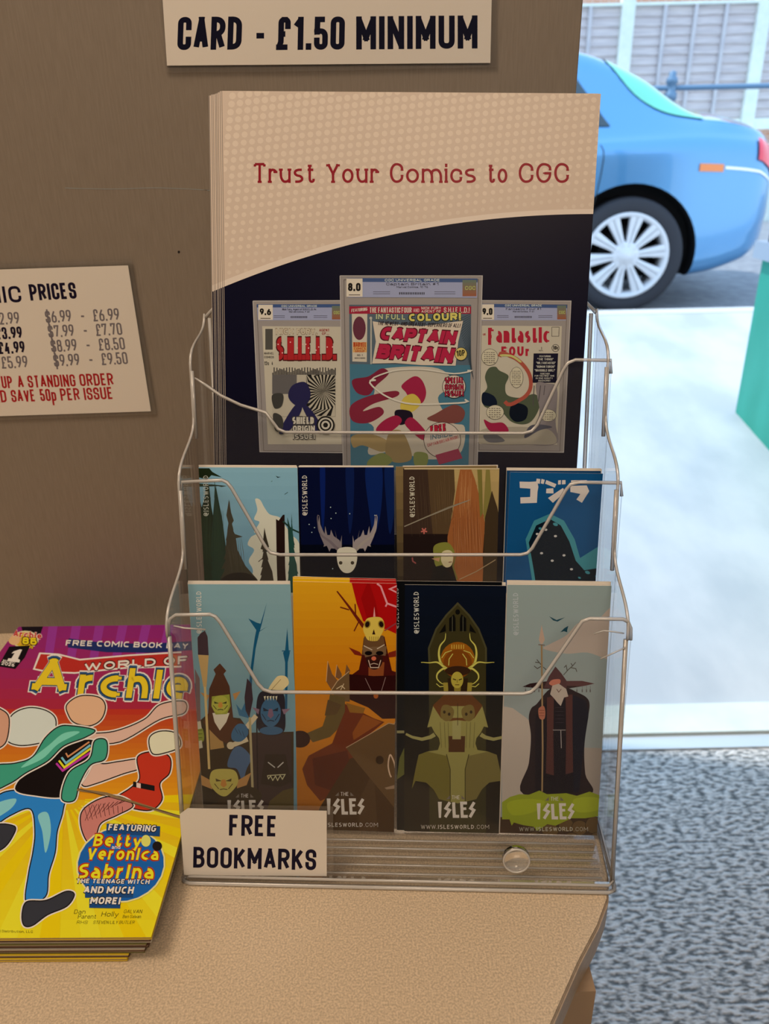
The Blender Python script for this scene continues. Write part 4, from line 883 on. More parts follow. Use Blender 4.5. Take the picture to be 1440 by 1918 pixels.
def fir(p, x, yt, yb, wd, c, n=9, lean=0.0, seed=1):
    r = random.Random(seed); L = []; R_ = []
    for i in range(n):
        f = (i+1)/n; y = yt+(yb-yt)*f; w_ = wd*f**1.25; cx_ = x+lean*f
        L += [(cx_-w_*(1.0+.25*r.random()), y+wd*.10), (cx_-w_*.62, y-wd*.02)]; R_ += [(cx_+w_*(1.0+.25*r.random()), y+wd*.10), (cx_+w_*.62, y-wd*.02)]
    p.poly([(x, yt)]+R_+L[::-1], c)
def strands(p, x0, x1, y0, y1, c, n, seed=3, t=.8, lean=0.0):
    r = random.Random(seed); p.n += 1
    for k in range(n):
        x = x0+(x1-x0)*(k+.5*r.random())/n; a = y0+(y1-y0)*.35*r.random(); b = y1-(y1-y0)*.35*r.random()
        for q in stroke_quads([(x, a), (x+lean*.5+r.uniform(-1, 1), (a+b)/2), (x+lean, b)], [t*.4, t, t*.3]): p.poly([tuple(v) for v in q], c, layer=False)
def A1(p):
    p.grad([(340, 1080), (560, 1080), (560, 1600), (360, 1600)], '788f88', '4f7076', 20); vert(p, 377, 1187, 1107)
    T = '12475c'
    p.poly([(500, 1128), (488, 1168), (481, 1166), (465, 1158), (480, 1180), (477, 1195), (474, 1216), (468, 1262), (466, 1300), (471, 1300), (473, 1262), (479, 1214), (486, 1183), (501, 1173), (487, 1181), (491, 1166)], T)
    p.poly([(538, 1176), (541, 1218), (543, 1222), (539, 1240), (538, 1330), (534, 1330), (534, 1240), (530, 1222), (534, 1218)], T); p.line([(528, 1219), (544, 1219)], 2, T)
    p.poly([(356, 1270), (366, 1280), (370, 1345), (358, 1350)], '1d4a5e'); p.poly([(442, 1318), (452, 1330), (466, 1300), (466, 1345), (448, 1340)], '2a5a70')
    p.poly([(362, 1360), (388, 1338), (450, 1345), (470, 1372), (550, 1370), (550, 1600), (360, 1600)], '30200f')
    p.poly([(392, 1365), (412, 1360), (420, 1400), (394, 1404)], 'a0753c')
    p.poly([(365, 1252), (374, 1270), (376, 1350), (369, 1352)], '6a5048')
    p.poly([(376, 1186), (384, 1181), (389, 1192), (391, 1227), (371, 1226), (370, 1194)], '3a2428'); p.poly([(371, 1226), (391, 1227), (387, 1286), (381, 1286)], 'b58c50')
    p.poly([(412, 1242), (424, 1256), (419, 1262), (430, 1285), (437, 1345), (456, 1352), (425, 1392), (412, 1386), (396, 1370), (380, 1352), (390, 1336), (392, 1290), (404, 1262), (400, 1254)], '48220e')
    p.poly([(436, 1299), (451, 1294), (440, 1312)], 'a8743c'); p.poly([(392, 1302), (375, 1296), (388, 1312)], 'a8743c')
    p.poly([(398, 1335), (430, 1335), (424, 1352), (412, 1368), (402, 1352)], 'cbb896'); p.poly([(397, 1304), (430, 1300), (432, 1322), (425, 1337), (404, 1338), (396, 1322)], '8c8a2a')
    face(p, 413, 1319, 16, 17, 'a59c35', '33380f', 'bb7a2c')
    p.line([(384, 1286), (392, 1440)], 4.5, 'c09c5c')
    p.poly([(362, 1362), (378, 1362), (382, 1386), (366, 1394), (360, 1384)], '7c7c28', True)
    for k in range(3): p.line([(362, 1368+k*7), (379, 1367+k*7)], 1.2, '4a4a14')
    p.poly([(366, 1352), (376, 1350), (378, 1364), (368, 1366)], 'b0a080'); p.poly([(370, 1388), (378, 1386), (380, 1400), (371, 1402)], 'b0a080')
    p.poly([(470, 1373), (545, 1374), (548, 1600), (466, 1600)], '33221e')
    p.poly([(502, 1294), (516, 1270), (526, 1265), (537, 1268), (541, 1280), (532, 1290), (522, 1300)], 'c6ab74', True); p.line([(508, 1292), (526, 1272)], 1, '8a6e3c')
    p.poly([(488, 1296), (528, 1296), (534, 1330), (530, 1372), (488, 1372), (480, 1335)], '15121c', True)
    p.poly([(486, 1328), (472, 1324), (484, 1338)], '7a5a60'); p.poly([(528, 1328), (544, 1327), (532, 1338)], '7a5a60')
    p.poly(ell(508, 1368, 22, 8), '2f5064'); face(p, 507, 1334, 19, 27, '315468', '0f1a26', '70505a')
    for k in range(5): p.poly([(494+k*5.4, 1304), (498+k*5.4, 1303), (496.5+k*5.4, 1312)], 'c8b890')
    p.line([(464, 1384), (428, 1398)], 9, 'bfa67c'); p.poly(ell(432, 1396, 7, 7), 'bfa67c'); p.line([(462, 1362), (480, 1340)], 9, 'bfa67c')
    p.poly([(434, 1372), (445, 1356), (460, 1358), (465, 1374), (452, 1388), (436, 1386)], '30566c', True)
    for k in range(3): p.line([(440+k*7, 1363+k*3), (446+k*6, 1374+k*3)], 1, '18303e')
    p.poly([(436, 1404), (452, 1398), (470, 1418), (462, 1440), (454, 1462), (444, 1440), (426, 1434)], '41566a', True)
    p.poly([(463, 1270), (471, 1280), (474, 1310), (467, 1344), (460, 1330), (458, 1306)], '2e1c22'); p.line([(468, 1343), (474, 1500)], 4.5, 'a08a5c')
    p.line([(481, 1350), (483, 1480)], 2.5, '140c10')
    p.poly([(497, 1412), (535, 1412), (546, 1464), (525, 1474), (488, 1468)], '261a12'); p.line([(502, 1427), (515, 1437)], 2, 'b0a088'); p.line([(520, 1437), (531, 1427)], 2, 'b0a088')
    p.line([(501, 1452), (534, 1450), (529, 1459), (525, 1452), (520, 1461), (516, 1453), (511, 1461), (507, 1453), (503, 1458), (501, 1452)], 1.6, 'b0a070')
    p.poly(ell(385, 1485, 30, 22), '241a0e'); p.poly(ell(460, 1490, 30, 18), '2c2010'); p.poly([(505, 1500), (530, 1480), (550, 1475), (550, 1520), (500, 1520)], '4a3a18')
    p.poly([(396, 1462), (364, 1444), (378, 1470), (398, 1478)], 'a8743c'); p.poly([(444, 1462), (471, 1446), (462, 1470), (444, 1476)], 'a8743c')
    p.poly([(402, 1441), (436, 1441), (446, 1455), (444, 1470), (430, 1486), (420, 1491), (408, 1486), (396, 1472), (393, 1455)], 'b09a44', True); face(p, 419, 1465, 20, 22, 'b09a44', '4a3a14', 'b8742e')
    isles(p, 426, 492, 1497, 1524)
def A2(p):
    p.grad([(530, 1080), (760, 1080), (760, 1240), (530, 1240)], 'c98a12', 'b86a0a', 10); p.grad([(530, 1240), (760, 1240), (760, 1600), (530, 1600)], 'b86a0a', '8c4a0a', 14)
    p.poly([(657, 1086), (760, 1086), (760, 1195), (727, 1180), (700, 1170), (680, 1163), (668, 1130)], '9c0808'); p.poly([(690, 1086), (703, 1125), (712, 1170), (690, 1168), (676, 1120)], '8a0606')
    p.line([(706, 1093), (713, 1098), (725, 1130), (750, 1139)], 3.4, 'c8807a'); p.line([(725, 1130), (722, 1136)], 3, 'c8807a'); p.line([(746, 1096), (730, 1103), (750, 1113)], 3, 'c8807a')
    p.line([(631, 1107), (652, 1134), (681, 1174)], [2.5, 4, 7], '5e160a'); p.line([(637, 1137), (654, 1142)], 2.4, '5e160a'); p.line([(665, 1131), (666, 1153)], 2.4, '5e160a'); p.line([(663, 1182), (672, 1164)], 2.2, '5e160a'); p.line([(720, 1181), (750, 1162)], 2.4, '7a3030')
    p.poly([(653, 1212), (674, 1221), (679, 1229), (664, 1226)], '6e1c0c'); p.poly([(760, 1212), (728, 1222), (724, 1232), (740, 1230)], '6e1c0c')
    p.poly([(681, 1195), (720, 1192), (728, 1230), (734, 1256), (760, 1264), (760, 1270), (650, 1270), (672, 1254), (677, 1230)], '3e0c08'); p.poly([(690, 1240), (720, 1240), (718, 1268), (690, 1268)], '7c3c18')
    p.poly([(648, 1262), (676, 1264), (700, 1266), (760, 1264), (760, 1345), (716, 1346), (690, 1325), (655, 1310)], '260706')
    p.poly([(682, 1192), (718, 1190), (724, 1224), (700, 1230), (678, 1226)], '5c3c20'); p.poly(ell(701, 1234, 16, 20), '2c100a'); p.poly([(678, 1212), (724, 1210), (722, 1228), (703, 1226), (684, 1231)], '684a2e')
    p.poly(ell(690, 1223, 7, 4), '0a0404'); p.poly(ell(711, 1223, 7, 4), '0a0404'); p.line([(681, 1209), (697, 1217)], 1.8, 'b09878'); p.line([(720, 1207), (706, 1215)], 1.8, 'b09878')
    p.poly(ell(700, 1233, 4.5, 4), 'b85838'); p.line([(690, 1236), (694, 1250), (709, 1250), (713, 1236)], 1.5, 'c0a080'); p.line([(694, 1244), (700, 1242), (708, 1244)], 1.4, 'b09070')
    p.poly([(701, 1136), (703, 1155), (699, 1155)], 'cb8478')
    p.poly([(683, 1166), (690, 1157), (712, 1156), (720, 1168), (718, 1180), (712, 1192), (706, 1200), (690, 1199), (684, 1190), (680, 1178)], 'c4a03c', True)
    p.poly(ell(688, 1169, 6, 7.5, 15), '8a6a20'); p.poly(ell(714, 1169, 6, 7.5, -15), '8a6a20'); p.poly(ell(688, 1169, 4, 5.5, 15), '1c0c06'); p.poly(ell(714, 1169, 4, 5.5, -15), '1c0c06'); p.poly([(700, 1178), (703, 1188), (697, 1188)], '2a1008')
    for k in range(5): p.line([(692+k*4, 1192), (692.5+k*3.8, 1201)], 1, '6a4c14')
    p.line([(684, 1270), (696, 1295)], 1, '8a6a5c'); p.line([(722, 1268), (714, 1295)], 1, '8a6a5c'); p.poly(ell(704, 1303, 4.5, 5), '9a4a12')
    p.poly([(611, 1276), (614, 1238), (622, 1262), (632, 1274), (622, 1294)], '6a4424'); p.poly([(628, 1268), (631, 1245), (640, 1262), (640, 1274)], '6a4424'); p.poly([(646, 1262), (649, 1244), (656, 1256), (652, 1266)], '6a4424')
    p.line([(611, 1276), (614, 1238)], 1.2, 'b08454'); p.line([(628, 1268), (631, 1245)], 1.2, 'b08454')
    p.poly([(618, 1296), (632, 1275), (654, 1257), (655, 1314), (640, 1313), (630, 1305)], '5e4326'); p.line([(618, 1296), (632, 1275), (654, 1257)], 1.4, 'a88458'); p.line([(630, 1290), (640, 1284), (646, 1290)], 1.6, 'b89a70'); p.line([(638, 1292), (644, 1280)], 1.4, 'b89a70')
    # cape, arm and leaning board
    p.poly([(646, 1318), (670, 1330), (700, 1345), (720, 1352), (660, 1400), (690, 1440), (640, 1480), (600, 1500), (575, 1470), (566, 1440), (578, 1415), (622, 1392), (634, 1360)], '5c2006'); p.poly([(585, 1420), (650, 1405), (660, 1450), (620, 1480), (590, 1470)], '481404')
    p.poly([(648, 1316), (684, 1326), (680, 1336), (655, 1334)], '7a4c10'); p.poly([(660, 1372), (680, 1338), (715, 1352), (662, 1386)], '7c3c0c')
    p.poly([(618, 1300), (646, 1306), (646, 1332), (632, 1366), (618, 1380), (586, 1390), (572, 1374), (604, 1360), (612, 1336)], '55401c'); p.poly([(608, 1340), (614, 1310), (640, 1320), (630, 1338)], '4c3418')
    p.poly(ell(562, 1384, 19, 16), '260806')
    p.poly([(565, 1600), (600, 1510), (656, 1420), (760, 1400), (760, 1600)], '3a2008'); p.poly([(672, 1600), (672, 1500), (700, 1440), (710, 1600)], '442a12')
    p.poly([(648, 1400), (728, 1354), (739, 1356), (741, 1349), (760, 1346), (760, 1540), (722, 1492), (672, 1432), (661, 1418)], '54381a'); p.line([(648, 1400), (728, 1354), (738, 1356), (743, 1346)], 1.3, 'a07c54'); p.poly(ell(711, 1423, 7.5, 8), '2c1806')
    p.line([(733, 1455), (727, 1435), (730, 1414), (735, 1420), (740, 1438)], 2.6, 'b89470', smooth=True); p.poly([(720, 1475), (745, 1468), (745, 1476), (724, 1478)], '8a6a4c')
    isles(p, 612, 680, 1494, 1525); url(p, 578, 708, 1548)
def A2b(p):
    p.poly([(530, 1060), (655, 1060), (655, 1650), (530, 1650)], 'cf9410'); p.poly([(655, 1060), (770, 1060), (770, 1650), (655, 1650)], 'a01410')
def A3(p):
    p.grad([(740, 1080), (970, 1080), (970, 1300), (740, 1300)], '070d18', '060a10', 6); p.grad([(740, 1300), (970, 1300), (970, 1600), (740, 1600)], '0b0906', '231a0e', 10)
    vert(p, 784, 1187, 1108, 'c4b6a4')
    mir = lambda pts: [(1714-x, y) for x, y in pts]
    p.poly([(857, 1129), (878, 1152), (896, 1178), (910, 1214), (910, 1560), (804, 1560), (803, 1214), (817, 1178), (836, 1152)], '332b12'); p.line([(804, 1240), (803, 1214), (817, 1178), (836, 1152), (857, 1130), (878, 1152), (896, 1178), (910, 1214), (910, 1240)], 3.5, '413a20')
    p.poly(ell(857, 1146, 4.5, 5), '0a0906')
    for q in ([(841, 1158), (850, 1150), (853, 1158), (853, 1182), (841, 1182)], [(822, 1186), (834, 1168), (835, 1182)]): p.poly(q, '0a0906'); p.poly(mir(q), '0a0906')
    p.line([(847, 1154), (847, 1183)], .9, '5a5238'); p.line([(867, 1154), (867, 1183)], .9, '5a5238')
    p.poly(ell(857, 1235, 32, 33), '8a4c0c'); p.poly(ell(857, 1243, 27, 27), '70380a')
    for k in range(6): p.line([(846+k*4.4, 1207), (846+k*4.4, 1215)], 1.8, 'b08a30')
    for q, t in (([(834, 1188), (833, 1198), (824, 1210), (822, 1228), (828, 1242)], [1, 4, 5.5, 5.5, 6]), ([(790, 1241), (804, 1241), (818, 1240), (828, 1246), (836, 1254)], [1, 2, 3, 4.5, 6]), ([(834, 1252), (820, 1260), (819, 1272), (832, 1280)], [5, 4, 3, 1.5]), ([(817, 1280), (824, 1286), (836, 1284)], 1.8), ([(827, 1232), (834, 1222), (846, 1218)], 1.8), ([(840, 1246), (841, 1234), (848, 1224)], 2)):
        p.line(q, t, '6a5a1c', smooth=len(q) > 3); p.line(mir(q), t, '6a5a1c', smooth=len(q) > 3); t2 = [v*.75 for v in t] if isinstance(t, list) else t*.75; p.line(q, t2, 'b6a648', smooth=len(q) > 3); p.line(mir(q), t2, 'b6a648', smooth=len(q) > 3)
    p.poly(ell(857, 1256, 24, 9), '301a0c'); p.poly([(830, 1278), (884, 1278), (882, 1310), (832, 1310)], '8a7428'); p.poly([(838, 1270), (876, 1270), (874, 1302), (840, 1302)], '2a1a0c')
    p.poly([(850, 1286), (863, 1286), (862, 1300), (851, 1300)], '7a6420')
    p.poly(ell(856, 1273, 11.5, 15.5), 'a08a30'); p.line([(848, 1271), (854, 1273)], 2, '3a2c10'); p.line([(859, 1273), (865, 1271)], 2, '3a2c10'); p.line([(852, 1282), (860, 1282)], 1.6, '5a3a14'); p.line([(856, 1272), (856, 1278)], 1, '5a4218')
    p.poly([(811, 1320), (830, 1302), (857, 1300), (884, 1302), (903, 1320), (900, 1365), (815, 1365)], '5a300e')
    half = [(811, 1322), (800, 1362), (808, 1360), (814, 1372), (822, 1382), (824, 1392), (820, 1404), (800, 1407), (784, 1413), (778, 1440), (771, 1477), (778, 1462), (798, 1465), (812, 1478), (822, 1496), (857, 1504), (857, 1348), (842, 1350), (826, 1344)]
    p.poly(half+[(1714-x, y) for x, y in half[::-1]], '84763a')
    p.poly([(800, 1407), (784, 1413), (778, 1440), (771, 1477), (778, 1462), (798, 1465), (812, 1478), (822, 1496), (843, 1500), (843, 1440), (836, 1415)], '665820'); p.poly([(1714-x, y) for x, y in [(800, 1407), (784, 1413), (778, 1440), (771, 1477), (778, 1462), (798, 1465), (812, 1478), (822, 1496), (843, 1500), (843, 1440), (836, 1415)]], '6a5a2a')
    for s_ in (0, 1):
        f_ = (lambda q: q) if not s_ else mir
        p.poly(f_([(811, 1322), (830, 1310), (838, 1345), (826, 1345)]), '5a300e'); p.poly(f_([(828, 1322), (840, 1320), (850, 1330), (846, 1346), (834, 1350), (825, 1340)]), '6a5424', True)
        p.poly(f_(ell(832, 1333, 2.5, 3)), '2a1c0c'); p.poly(f_(ell(841, 1337, 2.5, 3)), '2a1c0c')
        p.line(f_([(814, 1375), (806, 1380), (790, 1384), (772, 1380), (760, 1374)]), [8, 7, 6, 5, 4], '8a7c44'); p.line(f_([(836, 1412), (843, 1440), (843, 1500)]), 1.6, '3a3010')
    p.poly([(839, 1378), (871, 1378), (870, 1408), (840, 1408)], '44240c'); p.poly([(847, 1350), (863, 1350), (863, 1384), (847, 1384)], '8e8048'); p.line([(857, 1316), (857, 1358)], 1, '2c1808')
    for x in (824, 832, 839, 874, 881, 889): p.line([(x, 1352), (x+(857-x)*.08, 1400)], .9, '5c5024')
    isles(p, 820, 888, 1500, 1531); url(p, 788, 916, 1552, 'bfa98e')
def A3b(p):
    p.poly([(700, 1060), (980, 1060), (980, 1650), (700, 1650)], '060708'); vert(p, 746, 1178, 1100, 'a09080'); p.poly([(742, 1368), (757, 1368), (757, 1373), (742, 1373)], '7a6e44'); p.poly([(743, 1460), (748, 1420), (757, 1400), (757, 1450)], '545020')
def A4(p):
    p.grad([(930, 1080), (1160, 1080), (1160, 1600), (930, 1600)], '848a7c', '8a8478', 14); vert(p, 970, 1190, 1110, 'a8a294')
    p.poly([(1018, 1215), (1030, 1206), (1060, 1190), (1085, 1165), (1120, 1158), (1140, 1140), (1160, 1130), (1160, 1232), (1100, 1222), (1060, 1224)], 'a58e78', True)
    p.poly([(940, 1322), (960, 1326), (985, 1344), (998, 1356), (1004, 1520), (940, 1520)], 'a8937c'); p.poly([(1092, 1400), (1160, 1402), (1160, 1520), (1090, 1520)], '96836f')
    B = '1c3c42'; p.poly([(1028, 1154), (1036, 1158), (1042, 1161), (1058, 1156), (1044, 1164), (1036, 1162)], B); p.poly([(1049, 1184), (1057, 1176), (1064, 1172), (1062, 1180), (1062, 1184), (1056, 1182)], B)
    W_ = '4a4236'
    for q in ([(1016, 1248), (1005, 1235)], [(1010, 1241), (1002, 1240)], [(1016, 1246), (1006, 1252), (1000, 1247)], [(1017, 1249), (1027, 1258)], [(1055, 1264), (1064, 1254), (1072, 1247), (1078, 1240)], [(1068, 1250), (1078, 1252), (1080, 1258)], [(1062, 1256), (1060, 1246), (1056, 1250)], [(1072, 1247), (1069, 1242)], [(1026, 1260), (1020, 1262)]): p.line(q, 1.5, W_)
    p.poly([(1005, 1318), (995, 1326), (990, 1345), (994, 1380), (990, 1430), (980, 1487), (1104, 1487), (1096, 1450), (1094, 1400), (1100, 1350), (1104, 1320), (1098, 1306), (1080, 1296), (1060, 1288), (1030, 1290)], '231617', True)
    p.poly([(1002, 1340), (1025, 1310), (1070, 1310), (1078, 1340), (1084, 1485), (1002, 1485)], '120b12')
    p.poly([(1070, 1300), (1098, 1312), (1102, 1340), (1094, 1390), (1084, 1484), (1074, 1484)], '10101a')
    p.poly([(1024, 1306), (1037, 1304), (1036, 1380), (1037, 1452), (1022, 1448), (1024, 1380)], '4a2620'); p.poly([(1059, 1302), (1072, 1300), (1072, 1380), (1073, 1446), (1059, 1450), (1060, 1380)], '4a2620')
    p.line([(1035, 1367), (1059, 1367)], 1.2, '968474'); p.line([(1050, 1367), (1051, 1401)], 1.4, '968474')
    for k in range(5): p.line([(1040, 1325+k*7), (1055, 1325+k*7)], .8, '3a2a2c')
    p.poly([(978, 1286), (992, 1280), (1012, 1277), (1040, 1274), (1062, 1275), (1090, 1275), (1113, 1280), (1096, 1284), (1060, 1290), (1020, 1290), (1000, 1288)], '2e1a18'); p.poly([(1018, 1288), (1028, 1266), (1040, 1248), (1052, 1262), (1063, 1278), (1060, 1290)], '4a2a28')
    p.poly([(1060, 1275), (1090, 1275), (1113, 1280), (1090, 1285), (1062, 1284)], '52302c')
    p.poly([(1028, 1280), (1034, 1273), (1048, 1272), (1048, 1280), (1036, 1284)], 'b0644a', True)
    p.poly([(1034, 1284), (1046, 1280), (1060, 1290), (1064, 1304), (1056, 1306), (1050, 1322), (1044, 1316), (1036, 1306), (1030, 1300)], 'a8917a'); p.line([(1042, 1290), (1046, 1296), (1051, 1290)], 1.3, '5c3c30')
    for x in (984, 993, 1001, 1009, 1080, 1090, 1098, 1105): p.line([(x, 1284), (x, 1291)], .6, '5a5048'); p.line([(x, 1291), (x, 1296)], 2, '5a5048')
    p.line([(1014, 1208), (1015, 1300), (1016, 1400), (1015, 1482)], 3, '8c6c44'); p.poly([(1014, 1170), (1020, 1198), (1016, 1206), (1012, 1206), (1009, 1198)], 'a8876c'); p.line([(1008, 1207), (1020, 1208)], 1.6, '6a5040')
    p.poly([(1009, 1326), (1018, 1322), (1021, 1334), (1019, 1346), (1011, 1346), (1008, 1336)], 'a05c40', True)
    for k in range(3): p.line([(1009, 1330+k*5), (1019, 1330+k*5)], .9, '6a3424')
    p.poly([(930, 1530), (1160, 1530), (1160, 1600), (930, 1600)], '3e2818')
    for cx_, cy_, rx, ry in ((1030, 1555, 16, 12), (1060, 1545, 14, 13), (1085, 1550, 15, 14), (1112, 1545, 16, 16), (1120, 1566, 14, 8), (1000, 1566, 16, 8), (1070, 1566, 12, 7)): p.poly(ell(cx_, cy_, rx, ry), '5c4222'); p.line(ell(cx_, cy_, rx, ry), 1, '302010', closed=True)
    p.poly([(940, 1502), (955, 1492), (972, 1487), (990, 1488), (1010, 1480), (1024, 1487), (1045, 1486), (1060, 1485), (1080, 1490), (1104, 1482), (1125, 1490), (1160, 1492), (1160, 1526), (1126, 1527), (1096, 1532), (1070, 1532), (1040, 1546), (1025, 1543), (1005, 1556), (1000, 1548), (980, 1545), (962, 1540), (958, 1546), (954, 1534), (940, 1534)], '86891a')
    p.poly([(950, 1504), (980, 1496), (1020, 1500), (1000, 1520), (960, 1526)], '94961c', True); p.poly([(1075, 1496), (1120, 1494), (1120, 1516), (1080, 1520)], '96981e', True)
    isles(p, 1005, 1073, 1503, 1534); url(p, 972, 1101, 1556, 'b0a080')
def A5(p):
    p.grad([(350, 860), (575, 860), (575, 1110), (350, 1110)], '7c9ca0', '60828c', 10)
    p.poly([(372, 877), (392, 877), (398, 884), (416, 894), (396, 890), (388, 898), (372, 894)], '1c2410'); p.poly([(368, 905), (425, 910), (415, 912), (395, 907), (372, 912)], '24301c')
    p.poly([(478, 935), (487, 936), (495, 950), (505, 963), (522, 968), (528, 975), (545, 1000), (562, 1025), (562, 1110), (470, 1110), (474, 1070), (466, 1050), (476, 1030), (464, 1020), (470, 1006), (480, 1000), (476, 995), (486, 978), (476, 972), (482, 955)], 'c2b596', True)
    for pts, c in (([(370, 920), (378, 950), (384, 930), (386, 905), (392, 912), (396, 950), (404, 990), (400, 1110), (370, 1110)], '1a2414'), ([(404, 908), (410, 940), (416, 970), (424, 1030), (440, 1110), (392, 1110), (396, 1000)], '1c2c1e'), ([(429, 935), (433, 960), (438, 975), (432, 985), (440, 1000), (455, 1005), (442, 1008), (445, 1030), (460, 1060), (482, 1085), (490, 1110), (415, 1110), (422, 1050), (424, 1010), (428, 980), (424, 965)], '3a3222'), ([(495, 988), (500, 1010), (504, 1024), (498, 1030), (502, 1050), (510, 1070), (516, 1110), (485, 1110), (492, 1060), (494, 1030), (488, 1028), (493, 1012)], '332a1e'), ([(538, 968), (546, 995), (552, 1020), (546, 1030), (556, 1060), (560, 1110), (538, 1110), (542, 1050), (540, 1010)], '1e3c30')):
        p.poly(pts, c)
    p.poly([(517, 972), (522, 975), (530, 964), (533, 964), (534, 1060), (537, 1110), (520, 1110), (518, 1040)], '20100c'); p.line([(484, 1052), (498, 1040)], 1.4, '332a1e')
    p.line([(530, 976), (545, 990), (562, 998)], 3, '1e3024')
    fir(p, 385, 905, 1105, 15, '1b2615', 11, 2, 4); fir(p, 402, 896, 1110, 16, '1f3020', 12, 8, 5); fir(p, 430, 938, 1100, 22, '3a3222', 9, 4, 6); fir(p, 495, 990, 1105, 14, '332a1e', 8, 3, 7); fir(p, 546, 962, 1105, 12, '1f3f33', 9, 3, 8)
    strands(p, 374, 420, 930, 1085, '2c3a22', 16, 2); strands(p, 425, 455, 1000, 1085, '4c4230', 8, 5, lean=6)
    p.poly([(516, 891), (521, 893), (526, 893), (520, 895)], '102024'); p.poly([(507, 902), (511, 900), (509, 902)], '102024'); p.line([(533, 926), (539, 922)], 1, '102024')
    p.poly([(400, 1110), (420, 1080), (450, 1072), (475, 1080), (490, 1110)], '221a12', True); vert(p, 390, 967, 890, 'b8ac90')
def A6(p):
    p.poly([(540, 860), (750, 860), (750, 1110), (540, 1110)], '030822')
    for x, w_, c in ((604, 5, '06184a'), (655, 8, '08163a'), (700, 16, '081c48'), (730, 10, '081a40')): p.poly([(x-w_, 880), (x, 860), (x+w_, 880), (x+w_*.8, 960), (x, 1000), (x-w_*.6, 950)], c, True)
    p.poly([(540, 1020), (750, 1020), (750, 1110), (540, 1110)], '02040e')
    for x, y in ((619, 950), (629, 961), (620, 971), (655, 962), (702, 965), (579, 982), (589, 988), (584, 997), (623, 1065)): p.poly(ell(x, y, 1.1, 1.1, n=6), 'a8b0b8')
    mir = lambda pts: [(1300-x+.5, y) for x, y in pts]
    for q in ([(598, 965), (595, 985), (600, 1004), (607, 1020), (606, 1024), (612, 1022), (617, 1033), (620, 1027), (634, 1028), (642, 1034), (636, 1012), (625, 1004), (620, 992), (618, 1002), (613, 1002), (609, 985), (608, 1000), (604, 992), (600, 982)], [(627, 992), (631, 1010), (636, 1020), (639, 1008), (640, 1002), (640, 1016), (640, 1030), (633, 1024)]):
        p.poly(q, '7a6a62'); p.poly(mir(q), '8e7c70')
    p.line([(598, 966), (596, 985), (602, 1002), (618, 1014), (634, 1028)], [1, 3.5, 5, 6, 6], '6a5a56', smooth=True); p.line(mir([(598, 966), (596, 985), (602, 1002), (618, 1014), (634, 1028)]), [1, 3.5, 5, 6, 6], '94826f', smooth=True)
    p.poly([(632, 1030), (642, 1025), (658, 1025), (667, 1031), (669, 1045), (665, 1062), (656, 1072), (644, 1072), (635, 1062), (631, 1046)], 'c2b292', True); p.poly(ell(638, 1054, 3.3, 3.3), '3a3020'); p.poly(ell(660, 1054, 3.3, 3.3), '3a3020')
    vert(p, 575, 966, 890, 'cbb8a0')
def A7(p):
    p.grad([(700, 860), (960, 860), (960, 1110), (700, 1110)], 'a88850', '7a6238', 6)
    p.poly([(735, 875), (800, 875), (812, 930), (830, 1000), (845, 1110), (735, 1110)], '38261a'); p.poly([(800, 870), (850, 870), (852, 920), (845, 970), (855, 1110), (820, 1110), (805, 940)], '4e3820'); p.poly([(735, 1000), (960, 1000), (960, 1110), (735, 1110)], '1e120e')
    p.poly([(862, 876), (880, 872), (890, 900), (900, 940), (908, 980), (904, 1040), (906, 1110), (858, 1110), (850, 1060), (838, 1030), (838, 1005), (848, 960), (855, 915)], '8e5026')
    strands(p, 862, 884, 880, 985, 'a8703f', 12, 3, lean=-3); strands(p, 848, 900, 950, 1075, '9c6238', 22, 6, lean=4); strands(p, 846, 900, 930, 1075, '703a1c', 18, 9, lean=3); strands(p, 765, 815, 880, 1010, '4a3624', 10, 8, lean=6); strands(p, 812, 848, 880, 1000, '62492c', 9, 2, lean=4)
    for k in range(7): p.line([(862-k*2.2, 900+k*16), (856-k*2.2, 912+k*16)], 1.6, '8e5026'); p.line([(886+k*3.4, 900+k*14), (893+k*3.2, 911+k*14)], 1.6, '8e5026')
    fir(p, 922, 918, 1100, 13, '3a2a18', 8, -2, 12)
    p.poly([(893, 870), (902, 870), (904, 960), (899, 970)], '6e6028'); p.poly([(910, 875), (917, 880), (920, 930), (912, 1000), (905, 960)], '77672e'); p.poly([(921, 919), (931, 950), (936, 975), (936, 1110), (903, 1110), (908, 970)], '3a2a18')
    p.line([(757, 986), (840, 950), (875, 938)], 2.2, '7a6a50'); p.line([(757, 986), (800, 968), (880, 936)], 1, '8a7a60')
    for a in range(5): p.line([(794, 994), (794+6*math.cos(a*1.257+.3), 994+6*math.sin(a*1.257+.3))], 2.6, 'b05a48')
    p.line([(772, 1044), (773, 1051), (779, 1055)], 2.6, '8a4038', smooth=False)
    p.poly([(812, 1040), (812, 1024), (822, 1017), (838, 1016), (848, 1026), (850, 1040), (830, 1062), (816, 1060)], '77702a', True); p.poly([(828, 1034), (840, 1030), (848, 1036), (848, 1050), (844, 1060), (834, 1062), (826, 1050)], 'bfa878', True); p.poly([(808, 1046), (824, 1044), (822, 1052)], 'a87850')
    p.line([(840, 1053), (846, 1052)], 1.4, '6a3028'); p.line([(838, 1040), (844, 1040)], 1.2, '4a3828'); p.poly([(805, 1090), (812, 1062), (828, 1058), (842, 1072), (856, 1088), (860, 1110), (800, 1110)], '14100e')
    p.line([(853, 1040), (848, 1060), (856, 1085)], 3, '6a5c28'); p.line([(860, 1085), (892, 1070), (928, 1048)], 1.6, '9a7c54')
    p.poly([(757, 876), (960, 876), (960, 879), (757, 879)], 'bda272'); vert(p, 776, 969, 892, 'c8b694')
